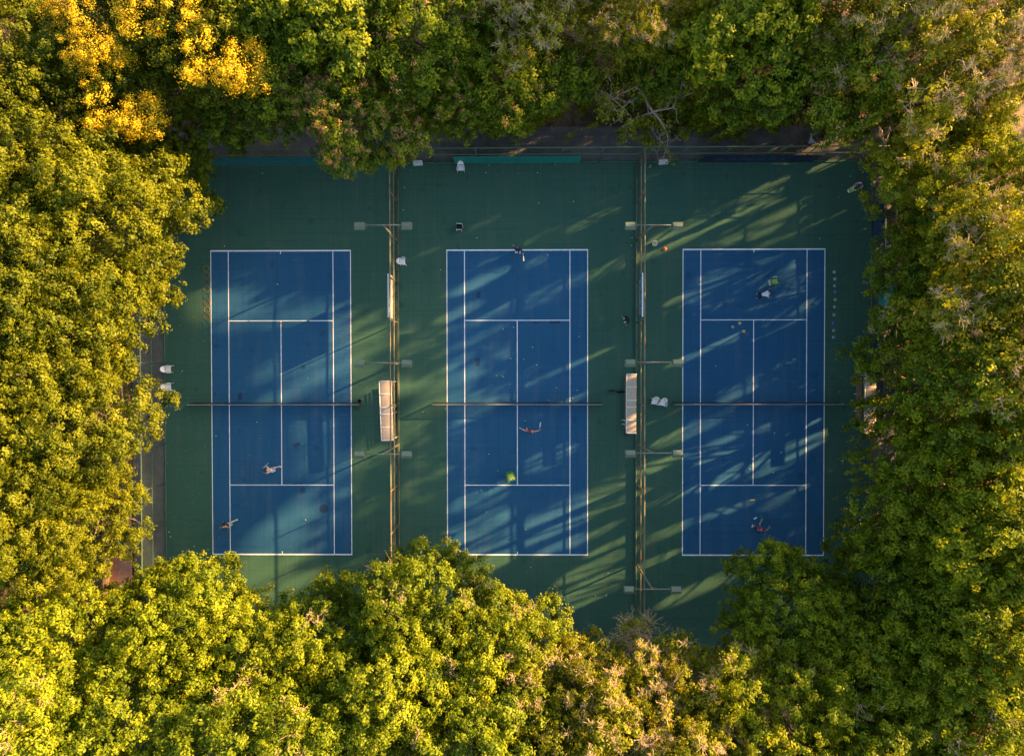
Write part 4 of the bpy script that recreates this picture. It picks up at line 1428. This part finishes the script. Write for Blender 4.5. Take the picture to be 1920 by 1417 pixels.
c = at(958, 891)
r = thing('ball_cart', 'green wire ball cart full of balls on the middle court service line', 'cart', (c.x, c.y, 0), R_(18))
m = MB()
wire_basket(m, .30, .34, .52, .82)
m.build('basket', M['cartgreen'], r)
for sx in (-1, 1):
    for sy in (-1, 1):
        MB().tube([(sx * .27, sy * .30, .07), (sx * .26, sy * .29, .55)], .016, 6).build('leg', M['cartgreen'], r)
        MB().lathe([(.02, -.02), (.045, -.02), (.045, .02), (.02, .02)], (sx * .27, sy * .30, .05), 10).build('wheel', M['black'], r)
MB().tube([(-.24, .34, .80), (-.24, .46, .90), (.24, .46, .90), (.24, .34, .80)], .016, 6).build('handle', M['cartgreen'], r)
MB().box((0, .40, .80), (.46, .10, .02), bev=.005).build('rear_tray', M['cartgreen'], r)
heap(c, R_(18), .28, .32, .72, 2, 'yellow-green tennis ball heaped in the cart on the middle court', 'balls heaped in the middle court cart')

c = at(1446, 530)
r = thing('ball_cart', 'green ball cart with a pale side tray on the right court', 'cart', (c.x, c.y, 0), R_(6))
m = MB()
wire_basket(m, .30, .24, .50, .80)
m.build('basket', M['cartgreen'], r)
for sx in (-1, 1):
    for sy in (-1, 1):
        MB().tube([(sx * .27, sy * .21, .0), (sx * .26, sy * .2, .52)], .016, 6).build('leg', M['cartgreen'], r)
MB().box((-.40, -.05, .74), (.16, .42, .03), bev=.01).box((-.47, -.05, .78), (.02, .42, .06)).build('side_tray', M['grey'], r)
MB().tube([(-.12, .26, .82), (-.12, .34, .90), (.14, .34, .90), (.14, .26, .82)], .018, 6).build('handle', M['whitemetal'], r)
heap(c, R_(6), .28, .22, .70, 2, 'tennis ball heaped in the cart on the right court', 'balls heaped in the right court cart')

def bucket(px, py, label, z=0.0, pos=None, rim='white', mat='white', rr=.20, h=.34):
    c = pos or at(px, py, z)
    r = thing('ball_bucket', label, 'bucket', (c.x, c.y, z))
    MB().lathe([(rr * .78, 0), (rr * .97, h), (rr * .88, h - .005), (rr * .70, .03), (0.001, .03)], n=20, cap=False).lathe([(0.001, 0), (rr * .78, 0)], n=20, cap=False).build('pail', M[mat], r, True)
    MB().tube([(rr * .96 * math.cos(t * .3142), rr * .96 * math.sin(t * .3142), h) for t in range(20)], .018, 6, True).build('rim', M[rim], r, True)
    MB().tube([(rr * math.cos(t), rr * .25, h - .03 - .16 * math.sin(t)) for t in (math.pi * k / 10 for k in range(11))], .006, 5).build('handle', M['grey'], r)
    return c
c = bucket(1226.5, 457.5, 'white bucket with balls standing by the second dividing fence')
for k in range(9):
    a = k * 2.4
    rr = .04 * math.sqrt(k) + .01
    ball(c.x + rr * math.cos(a), c.y + rr * math.sin(a), .26 + .012 * (k % 3), 'tennis ball inside the white bucket by the second dividing fence', 'balls in the white bucket')

c = at(862, 428)
r = thing('ball_trolley', 'empty black trolley with pale rails above the middle court', 'cart', (c.x, c.y, 0), R_(-3))
m = MB()
for s in (-1, 1):
    m.box((s * .20, 0, .45), (.02, .40, .34))
    m.box((0, s * .20, .45), (.38, .02, .34))
m.box((0, 0, .29), (.38, .38, .02))
m.build('bin', M['black'], r)
for s in (-1, 1):
    MB().tube([(-.22, s * .23, .64), (.22, s * .23, .64)], .026, 6).build('rail', M['whitemetal'], r)
    for q in (-1, 1):
        MB().tube([(q * .19, s * .22, .62), (q * .20, s * .26, 0)], .016, 6).build('leg', M['whitemetal'], r)
MB().tube([(.20, .2, .60), (.30, .05, .50), (.28, -.1, .40)], .014, 13).build('handle', M['whitemetal'], r)

c = at(676, 752)
r = thing('waste_bin', 'small black bin beside the right end of the first net', 'bin', (c.x, c.y, 0))
MB().lathe([(.13, 0), (.17, .40), (.16, .40), (.12, .02), (.001, .02)], n=18, cap=False).build('bin_body', M['black'], r, True)
MB().tube([(.17 * math.cos(t * .3142), .17 * math.sin(t * .3142), .40) for t in range(20)], .015, 6, True).build('rim', M['greensteel'], r, True)
c = at(1219, 308)
r = thing('sports_bag', 'small black and white bag by the upper fence near the second dividing fence', 'bag', (c.x, FY1 - .35, 0), R_(-30))
MB().box((0, 0, .12), (.34, .18, .24), bev=.05).build('bag_body', M['black'], r)
MB().tube([(-.10, 0, .24), (-.06, .02, .32), (.06, .02, .32), (.10, 0, .24)], .012, 6).build('strap', M['white'], r)
MB().box((0, -.092, .12), (.2, .012, .10), bev=.004).build('pocket', M['white'], r)
c = at(1171.5, 797)
r = thing('sports_bag', 'black bag on the ground at the lower end of the right canopy bench', 'bag', (c.x + .1, c.y - .55, 0), R_(80))
MB().box((0, 0, .14), (.42, .22, .28), bev=.06).build('bag_body', M['black'], r)
MB().tube([(-.12, 0, .28), (-.07, .02, .37), (.07, .02, .37), (.12, 0, .28)], .012, 6).build('strap', M['black'], r)

# agility rings, cones and flat markers
ORD = ['topmost', 'second from the top', 'third from the top', 'fourth from the top', 'fifth from the top', 'sixth from the top', 'seventh from the top', 'eighth from the top', 'ninth from the top', 'lowest']
RINGS = [(387.2, 503.7, 'ringyellow', 'yellow'), (387.8, 516.1, 'ringyellow', 'yellow'), (387.5, 529.3, 'red', 'dull red'), (387.8, 541.5, 'ringyellow', 'yellow'), (387.5, 555.4, 'ringblue', 'blue'), (387.5, 567.7, 'red', 'dull red'),
         (388, 580.5, 'ringyellow', 'yellow'), (387.5, 593.7, 'ringorange', 'orange'), (387.2, 606.5, 'tealp', 'teal'), (389.8, 621.1, 'tealp', 'teal')]
for i, (px, py, mt, cn) in enumerate(RINGS):
    c = at(px, py)
    o = MB().tube([(.225 * math.cos(t * math.pi / 16), .225 * math.sin(t * math.pi / 16), 0) for t in range(32)], .017, 6, True).build('agility_ring', M[mt], None, True)
    o.location = (c.x, c.y, .02)
    tag(o, '%s ring lying by the left sideline, %s of the row' % (cn, ORD[i]), 'ring', 'agility rings beside the left court')
CONES = [(1564.3, 510.1), (1565.3, 523), (1565.3, 535.8), (1565.5, 547.3), (1566.4, 561.8), (1564.7, 575.2), (1563.8, 590.2), (1562.9, 605.7), (1563.5, 619.6), (1563.1, 632.2)]
def cone(px, py, mt, label, group=None, s=1.0):
    c = at(px, py)
    o = MB().lathe([(.125 * s, 0), (.125 * s, .012), (.115 * s, .02), (.045 * s, .075 * s), (.036 * s, .075 * s), (.10 * s, .012), (.001, .010)], n=18, cap=False).build('marker_cone', M[mt], None, True)
    o.location = (c.x, c.y, .004)
    tag(o, label, 'cone', group)
for i, (px, py) in enumerate(CONES):
    bl = i in (3, 7)
    cone(px, py, 'bluep' if bl else 'conewhite', '%s disc cone right of the right court, %s of the row' % ('blue' if bl else 'white', ORD[i]), 'disc cones beside the right court')
cone(1374, 613, 'conewhite', 'single white disc cone inside the right court service box')
cone(1246.5, 467, 'orange', 'single orange cone near the white bucket', s=1.3)
def marker(px, py, w, d, mt, label, rz=0.0):
    c = at(px, py)
    o = MB().box((0, 0, .012), (w, d, .02), bev=.006).build('flat_marker', M[mt], None)
    o.location = (c.x, c.y, .009)
    o.rotation_euler = (0, 0, R_(rz))
    tag(o, label, 'marker')
marker(1387, 606, .22, .2, 'yellow', 'square yellow marker just under the right court service line', 12)
marker(1394.5, 621, .24, .2, 'yellow', 'square yellow marker below the other, near the centre line', -15)
marker(1410.5, 937, .36, .09, 'yellow', 'long yellow strip marker below the right court service line', 2)
marker(1416, 971, .26, .09, 'white', 'white strip marker just above the person in magenta', 25)
marker(1427, 966.5, .24, .07, 'cartgreen', 'upper green strip marker near the person in magenta', 20)
marker(1428, 971.5, .24, .07, 'cartgreen', 'lower green strip marker near the person in magenta', 8)
marker(467.6, 602.7, .14, .1, 'bluep', 'blue marker on the left part of the left court service line')
marker(578, 601, .16, .12, 'cartgreen', 'green marker on the right part of the left court service line')
marker(526.7, 606, .12, .12, 'red', 'dull red marker at the T of the left court')

# tables with dark tops and white rims beside the left path
def panel(px, py, w, d, rz, label, z=.72):
    c = at(px, py, z)
    r = thing('rimmed_table', label, 'table', (c.x, c.y, -.03), R_(rz))
    MB().box((0, 0, z), (w - .06, d - .06, .03)).build('table_top', M['darkglass'], r)
    for s in (-1, 1):
        MB().box((s * (w / 2 - .015), 0, z + .01), (.05, d, .06), bev=.008).build('rim', M['whitemetal'], r)
        MB().box((0, s * (d / 2 - .015), z + .01), (w - .085, .05, .06), bev=.008).build('rim', M['whitemetal'], r)
        for q in (-1, 1):
            MB().tube([(s * (w / 2 - .06), q * (d / 2 - .06), 0), (s * (w / 2 - .06), q * (d / 2 - .06), z - .015)], .02, 6).build('leg', M['whitemetal'], r)
panel(270, 718, .58, 1.05, -3, 'dark topped table with white rim on the left path by the two chairs')
panel(229, 1014, .62, 1.0, -2, 'dark topped table with white rim standing on the terracotta strip')

# terracotta strip with its low wall
a, b = at(206, 1020), at(250, 1020)
y0, y1 = at(960, 1112).y, at(960, 930).y
struct(MB().box(((a.x + b.x - .1) / 2 - .02, (y0 + y1) / 2, -.04), (b.x - a.x - .2, y1 - y0, .12)).build('terracotta_strip', M['brick']))
r = thing('low_wall', 'low beige wall along the outer edge of the terracotta strip', 'wall', (a.x - .12, (y0 + y1) / 2, -.1))
MB().box((0, 0, .28), (.26, y1 - y0, .56), bev=.02).build('wall_body', M['tanpath'], r)
MB().box((0, 0, .59), (.32, y1 - y0 + .04, .055), bev=.01).build('coping', M['brick'], r)

# ------------------------------------------------------------------ loose tennis balls
NX = [at(960, 756).y]
LOOSE = [(917.5, 310), (911, 324), (1008, 324), (1040.5, 309), (1010, 381), (1075, 378), (758.6, 351.7), (894, 446), (826, 506), (1027, 478), (943.6, 617), (963, 613.5), (1183.6, 460), (1185, 446), (756, 394),
 (1086, 630.6), (998.8, 651), (957.5, 671.8), (982, 673.5), (1006, 684), (930.8, 703.8), (942, 705), (944.5, 707.3), (955.8, 720.3), (1043.3, 726.6), (1082.4, 731.3), (1028.8, 750.3), (1073.9, 746.2), (984.4, 788.5),
 (917, 851), (933.8, 882.4), (792.9, 772.6), (834.7, 766), (911.5, 959.2), (995, 1063), (1100, 1084), (1140, 1074), (1115.8, 1115.9), (1136.4, 1115.9), (1076.7, 1180.7), (985, 992),
 (1342, 686), (1401.8, 796.7), (1452.4, 811.7), (1465, 847.8), (1405.8, 879.7), (1449.8, 886), (1171, 683), (405, 817), (482, 791), (573, 974), (342, 696), (420.7, 461.5), (492.5, 325), (520, 533),
 (317, 997), (320, 1005.7), (390, 1030), (364, 1023.8), (1594, 330.5), (1445, 557.6), (1442.6, 541), (1537, 447.5)]
def zone(p):
    k = 0 if p.x < D1X else (1 if p.x < D2X else 2)
    nm = ('left', 'middle', 'right')[k]
    dx, dy = p.x - CX[k], p.y - CY
    if dy > HL: return 'on the green above the %s court' % nm
    if dy < -HL: return 'on the green below the %s court' % nm
    if abs(dx) > HW: return 'on the green just %s of the %s court' % ('left' if dx < 0 else 'right', nm)
    if abs(dx) > 4.115: return 'in the %s doubles alley of the %s court' % ('left' if dx < 0 else 'right', nm)
    if abs(dy) > 6.4: return 'in the %s backcourt of the %s court' % ('upper' if dy > 0 else 'lower', nm)
    return 'in the %s %s service box of the %s court' % ('upper' if dy > 0 else 'lower', 'left' if dx < 0 else 'right', nm)
zs = {}
for px, py in sorted(LOOSE, key=lambda q: q[1]):
    p = at(px, py, .034)
    zs.setdefault(zone(p), []).append(p)
for z, ps in zs.items():
    for i, p in enumerate(ps):
        lab = 'ball lying alone ' + z if len(ps) == 1 else 'ball %s, %s from the top' % (z, NAMES[i])
        o = ball(p.x, p.y, .041, lab, 'tennis balls scattered over the courts', True)
        o.scale = (1.08, 1.08, 1.08)

# ------------------------------------------------------------------ people
def skin_grow(verts, edges, radii, sub=1):
    """grow one continuous surface round a jointed skeleton and return its vertices and faces"""
    me = bpy.data.meshes.new('skeleton')
    me.from_pydata([tuple(v) for v in verts], edges, [])
    o = bpy.data.objects.new('skeleton', me)
    COL.objects.link(o)
    md = o.modifiers.new('skin', 'SKIN')
    md.use_smooth_shade = True
    for i, r in enumerate(radii):
        s = me.skin_vertices[0].data[i]
        s.radius = r if hasattr(r, '__len__') else (r, r)
        s.use_root = (i == 0)
    sb = o.modifiers.new('sub', 'SUBSURF')
    sb.levels = sub
    sb.render_levels = sub
    dg = bpy.context.evaluated_depsgraph_get()
    ev = o.evaluated_get(dg)
    m2 = ev.to_mesh()
    V = [v.co.copy() for v in m2.vertices]
    F = [tuple(p.vertices) for p in m2.polygons]
    ev.to_mesh_clear()
    bpy.data.objects.remove(o)
    bpy.data.meshes.remove(me)
    return V, F

def cloth(name, c1, c2=None):
    return pmat(name, c1, c2 or tuple(x * .75 for x in c1), 9, 0.85)

def person(px, py, face, label, shirt, lower, shoes=(.72, .72, .72), long_=False, pitch=6, head_pitch=None,
           arms=None, legs=None, hair='hair', hair_s=1.0, cap=None, yaw_torso=0, z0=0.0, sleeve=False):
    """standing point px,py (photograph pixel); face is the heading in degrees from +X"""
    c = at(px, py, z0)
    r = thing('person', label, 'person', (c.x, c.y, z0), R_(face - 90), None)
    arms = arms or [((-.25, .05, -.97), (-.10, .30, -.95)), ((.25, .05, -.97), (.10, .30, -.95))]
    legs = legs or [((-.10, .08, -1), (-.02, -.05, -1)), ((.10, -.05, -1), (.02, -.12, -1))]
    uv = lambda t: Vector(t).normalized()
    hipx = .095
    ank = []
    for s, (u, l) in zip((-1, 1), legs):
        h = Vector((s * hipx, 0, -.04))
        k = h + uv(u) * .43
        a = k + uv(l) * .41
        ank.append((h, k, a))
    drop = -min(a[2].z for a in ank) + .075
    pel = Vector((0, 0, drop))
    Y = Matrix.Rotation(R_(yaw_torso), 3, 'Z')
    P = Matrix.Rotation(R_(-pitch), 3, 'X')
    up = Y @ (P @ Vector((0, 0, 1)))
    fw = Y @ (P @ Vector((0, 1, 0)))
    rt = Y @ Vector((1, 0, 0))
    hp = head_pitch if head_pitch is not None else pitch * .4
    hup = Y @ (Matrix.Rotation(R_(-hp), 3, 'X') @ Vector((0, 0, 1)))
    hfw = Y @ (Matrix.Rotation(R_(-hp), 3, 'X') @ Vector((0, 1, 0)))
    spine, chest, nb = pel + up * .17, pel + up * .36, pel + up * .51
    hb = nb + hup * .075
    head = hb + hup * .10 + hfw * .015
    crown = head + hup * .085
    V = [pel, spine, chest, nb, hb, head, crown]
    E = [(0, 1), (1, 2), (2, 3), (3, 4), (4, 5), (5, 6)]
    R = [(.14, .105), (.125, .095), (.15, .105), (.060, .060), (.066, .075), (.080, .098), (.055, .065)]
    sh_i, hands, arm_pts = [], [], []
    for s, (u, l) in zip((-1, 1), arms):
        shd = pel + up * .45 + rt * (s * .175)
        w3 = lambda t: (rt * t[0] + (Y @ Vector((0, 1, 0))) * t[1] + Vector((0, 0, 1)) * t[2]).normalized()
        el = shd + w3(u) * .28
        wr = el + w3(l) * .25
        pm = wr + w3(l) * .075
        i = len(V)
        V += [shd, el, wr, pm]
        E += [(2, i), (i, i + 1), (i + 1, i + 2), (i + 2, i + 3)]
        R += [(.062, .062), (.042, .042), (.029, .029), (.036, .024)]
        hands.append((wr, pm, w3(l)))
        arm_pts.append((shd, el, wr))
    leg_pts = []
    for (h, k, a) in ank:
        h, k, a = h + pel, k + pel, a + pel
        i = len(V)
        t = a + Vector((0, .13, -.045))
        V += [h, k, a, t]
        E += [(0, i), (i, i + 1), (i + 1, i + 2), (i + 2, i + 3)]
        R += [(.088, .088), (.058, .058), (.038, .038), (.036, .030)]
        leg_pts.append((h, k, a))
    bv, bf = skin_grow(V, E, R, 1)
    b = MB()
    b.add(bv, bf)
    # nose and ears
    b.ball(head + hfw * .10 - hup * .005, .016, 5, (1, 1.2, 1.2))
    for s in (-1, 1):
        b.ball(head + rt * (s * .082), .022, 5, (.5, 1, 1.3))
    # fingers: four of different length curling, thumb from the side of the palm
    for s, (wr, pm, d) in zip((-1, 1), hands):
        side = d.cross(Vector((0, 0, 1)))
        if side.length < .1:
            side = rt.copy()
        side.normalize()
        nrm = side.cross(d).normalized()
        for q, ln in ((-.027, .062), (-.009, .074), (.009, .070), (.026, .055)):
            o = pm + d * .012 + side * q
            k1 = o + d * ln * .5 - nrm * .006
            k2 = k1 + d * ln * .38 - nrm * .022
            b.tube([o - d * .02, o + d * .01, k1, k2], [.0095, .0092, .0085, .0065], 6)
        o = wr + (pm - wr) * .35 + side * (.030 * s)
        b.tube([o, o + side * (.022 * s) + d * .022, o + side * (.030 * s) + d * .052], [.011, .0105, .0075], 6)
    b.build('body', M['skin'], r, True)
    # shirt
    V = [pel - up * .02, spine, chest, nb - up * .015]
    E = [(0, 1), (1, 2), (2, 3)]
    R = [(.160, .128), (.148, .118), (.170, .126), (.090, .085)]
    for (shd, el, wr) in arm_pts:
        i = len(V)
        if sleeve:
            V += [shd, el, el.lerp(wr, .88)]
            E += [(2, i), (i, i + 1), (i + 1, i + 2)]
            R += [(.080, .080), (.062, .062), (.046, .046)]
        else:
            V += [shd, shd.lerp(el, .72)]
            E += [(2, i), (i, i + 1)]
            R += [(.080, .080), (.066, .066)]
    v, f = skin_grow(V, E, R, 1)
    m = MB()
    m.add(v, f)
    m.build('shirt', cloth('shirt_cloth', shirt), r, True)
    V = [pel + up * .03]
    E, R = [], [(.155, .125)]
    for (h, k, a) in leg_pts:
        i = len(V)
        if long_:
            V += [h, k, k.lerp(a, .92)]
            E += [(0, i), (i, i + 1), (i + 1, i + 2)]
            R += [(.106, .106), (.078, .078), (.058, .058)]
        else:
            V += [h, h.lerp(k, .82)]
            E += [(0, i), (i, i + 1)]
            R += [(.108, .108), (.092, .092)]
    v, f = skin_grow(V, E, R, 1)
    m = MB()
    m.add(v, f)
    m.build('trousers' if long_ else 'shorts', cloth('lower_cloth', lower), r, True)
    sm = cloth('shoe_leather', shoes)
    for (h, k, a) in leg_pts:
        m = MB()
        m.ball(a + Vector((0, .055, -.030)), .135, 8, (.38, 1.05, .34)).ball(a + Vector((0, -.01, .0)), .06, 6, (.9, 1.0, .9))
        m.build('shoe', sm, r, True)
    hm = MB()
    hm.ball(head + hup * .020 - hfw * .018, .105 * hair_s, 9, (.88, 1.05, .98))
    hm.build('hair', M['hair'], r, True)
    if cap:
        cm = MB()
        cm.ball(head + hup * .045 - hfw * .005, .108, 9, (.92, 1.08, .80))
        cm.box(head + hfw * .135 + hup * .045, (.15, .11, .018), (Matrix((rt, hfw, hup)).transposed()))
        cm.build('cap', cloth('cap_cloth', cap), r, True)
    M4 = Matrix.Translation(r.location) @ r.rotation_euler.to_matrix().to_4x4()
    return r, [M4 @ hd[1] for hd in hands], M4

def racket(pos, d, nrm, label, col=(.7, .7, .68)):
    """racket gripped at pos, pointing along d, strings facing nrm"""
    d = Vector(d).normalized()
    nrm = Vector(nrm)
    nrm = (nrm - d * nrm.dot(d)).normalized()
    sd_ = d.cross(nrm)
    r = thing('tennis_racket', label, 'racket', tuple(pos))
    q = Matrix((sd_, d, nrm)).transposed()
    r.rotation_mode = 'QUATERNION'
    r.rotation_quaternion = q.to_quaternion()
    fm = cloth('racket_frame', col, tuple(x * .9 for x in col))
    MB().tube([(0, -.09, 0), (0, .12, 0)], [.018, .016], 8).build('handle', M['black'], r, True)
    MB().tube([(.135 * math.cos(t * math.pi / 14), .44 + .17 * math.sin(t * math.pi / 14), 0) for t in range(28)], .014, 6, True).tube([(0, .10, 0), (-.03, .20, 0), (-.075, .30, 0)], .011, 6).tube([(0, .10, 0), (.03, .20, 0), (.075, .30, 0)], .011, 6).build('frame', fm, r, True)
    s = MB()
    for i in range(-4, 5):
        x = i * .028
        h = .165 * math.sqrt(max(0, 1 - (x / .135) ** 2))
        s.tube([(x, .44 - h, 0), (x, .44 + h, 0)], .0022, 4)
    for i in range(-5, 6):
        y = i * .029
        w = .13 * math.sqrt(max(0, 1 - (y / .17) ** 2))
        s.tube([(-w, .44 + y, .003), (w, .44 + y, .003)], .0022, 4)
    s.build('strings', M['tape'], r)
    return r

# 1 player in white shirt, left court; warm sunlight is put into its colour
p, h, m4 = person(518, 877.5, 165, 'person in a sunlit peach-white shirt holding up a racket in the left court', (.72, .54, .44), (.42, .43, .49), (.80, .82, .84), pitch=24, head_pitch=18, yaw_torso=12,
    arms=[((-.35, .55, -.7), (.15, .8, -.5)), ((.45, .50, -.6), (-.45, .85, .15))],
    legs=[((-.22, .45, -1), (-.05, -.30, -1)), ((.22, -.35, -1), (.10, -.55, -1))])
racket(h[1], (.72, .58, .22), (-.62, .78, .12), 'white racket held by the person in the peach-white shirt', (.75, .76, .70))
# 2 dark clothed person at the left court sideline
p, h, m4 = person(438, 979, 190, 'person in a black jacket with an olive cap walking on the left court sideline', (.010, .010, .012), (.40, .40, .40), (.80, .78, .76), pitch=22, head_pitch=25, cap=(.20, .20, .08), sleeve=True, long_=True,
    arms=[((-.3, .2, -.9), (-.1, .6, -.7)), ((.3, .15, -.9), (.1, .6, -.7))],
    legs=[((-.10, .50, -1), (-.04, -.1, -1)), ((.12, -.30, -1), (.06, -.55, -1))])
# 3 player in coral shirt, middle court
p, h, m4 = person(992.5, 806.5, 93, 'person in a coral shirt with arms spread wide on the middle court', (.62, .16, .13), (.02, .02, .09), (.6, .6, .62), pitch=8, head_pitch=10, yaw_torso=-4,
    arms=[((-.95, .20, -.12), (-.85, .52, .05)), ((.95, -.10, -.15), (.90, .35, .0))],
    legs=[((-.20, .25, -1), (-.05, -.2, -1)), ((.20, -.15, -1), (.1, -.3, -1))])
racket(h[1], (.12, .95, .2), (1, .1, .35), 'pale racket held upright by the person in the coral shirt', (.62, .72, .62))
# 4 coach in blue at the middle court baseline
p, h, m4 = person(971, 471, 268, 'person in dark blue on the upper baseline of the middle court', (.010, .030, .12), (.012, .018, .06), (.75, .74, .78), pitch=10, head_pitch=20, sleeve=True,
    arms=[((-.5, .2, -.8), (-.2, .7, -.4)), ((.4, -.3, -.8), (.2, -.7, -.5))],
    legs=[((-.12, .1, -1), (-.04, -.05, -1)), ((.12, .1, -1), (.04, -.08, -1))])
racket(h[0], (.10, -.5, -.6), (.9, .1, .4), 'pale green racket held by the person in dark blue', (.55, .68, .55))
# 5 bending person in white, right court
p, h, m4 = person(1420, 555, 8, 'person in a white shirt bending over to pick up balls on the right court', (.68, .67, .68), (.015, .015, .02), (.6, .6, .62), long_=True, pitch=68, head_pitch=75,
    arms=[((-.25, .35, -.9), (.05, .35, -.9)), ((.35, .30, -.85), (.10, .40, -.9))],
    legs=[((-.12, .35, -1), (-.04, -.45, -1)), ((.14, .15, -1), (.05, -.35, -1))])
# 6 person in magenta
p, h, m4 = person(1414, 988, 75, 'person in a magenta shirt near the lower baseline of the right court', (.34, .03, .17), (.03, .015, .04), (.72, .76, .76), pitch=30, head_pitch=20, yaw_torso=-25,
    arms=[((-.5, .6, -.3), (-.2, .95, .1)), ((.6, .5, -.2), (-.1, .98, .1))],
    legs=[((-.2, .5, -1), (-.05, -.5, -1)), ((.2, .2, -1), (.1, -.5, -1))])
# 7 person in lavender with bucket
p, h, m4 = person(1603.5, 353, 205, 'person in a lavender shirt carrying a bucket by the right fence', (.42, .36, .58), (.03, .03, .04), (.7, .7, .7), pitch=30, head_pitch=35, hair='hair',
    arms=[((-.3, .6, -.75), (.25, .75, -.6)), ((.3, .6, -.75), (-.25, .75, -.6))])
hc = (h[0] + h[1]) / 2
bucket(0, 0, 'white bucket full of balls held by the person in lavender', z=hc.z - .30, pos=Vector((hc.x - .16, hc.y - .08, 0)), rim='cartgreen', rr=.21, h=.32)
bx, by, bz = hc.x - .16, hc.y - .08, hc.z - .30
for k in range(22):
    a = k * 2.4
    rr = .034 * math.sqrt(k)
    ball(bx + rr * math.cos(a), by + rr * math.sin(a), bz + .285 + .01 * (k % 3) - .05 * (rr / .16), 'tennis ball inside the bucket carried by the person in lavender', 'balls in the carried bucket')
# 8 dark clothed person by the second dividing fence
p, h, m4 = person(1172.3, 600, 205, 'person in dark clothes with a black cap by the blue sign of the second fence', (.03, .03, .05), (.02, .02, .03), (.74, .76, .76), pitch=5, sleeve=True, head_pitch=12, hair_s=1.08, cap=(.02, .02, .022),
    arms=[((-.35, .2, -.9), (-.3, .5, -.8)), ((.3, .1, -.95), (.1, .5, -.85))])
# 9 person on the upper path
p, h, m4 = person(1507.5, 276, 40, 'person in a grey shirt walking on the upper path with both arms raised', (.36, .35, .38), (.05, .045, .05), (.35, .33, .3), long_=True, pitch=12, head_pitch=10, z0=-.03,
    arms=[((-.6, .5, .3), (.5, .8, .5)), ((.6, .1, -.5), (.5, .8, .1))],
    legs=[((-.1, .35, -1), (-.03, -.1, -1)), ((.1, -.25, -1), (.04, -.5, -1))])
# 10 seated person under the right canopy
p, h, m4 = person(1181, 791, 180, 'person in pale clothes sitting under the right canopy bench, knees just showing', (.55, .54, .60), (.50, .50, .58), (.5, .5, .52), long_=True, pitch=4, head_pitch=15,
    arms=[((-.2, .35, -.9), (.1, .95, -.1)), ((.2, .35, -.9), (-.1, .95, -.1))],
    legs=[((-.12, 1, -.04), (0, .04, -1)), ((.14, 1, -.04), (0, .10, -1))])
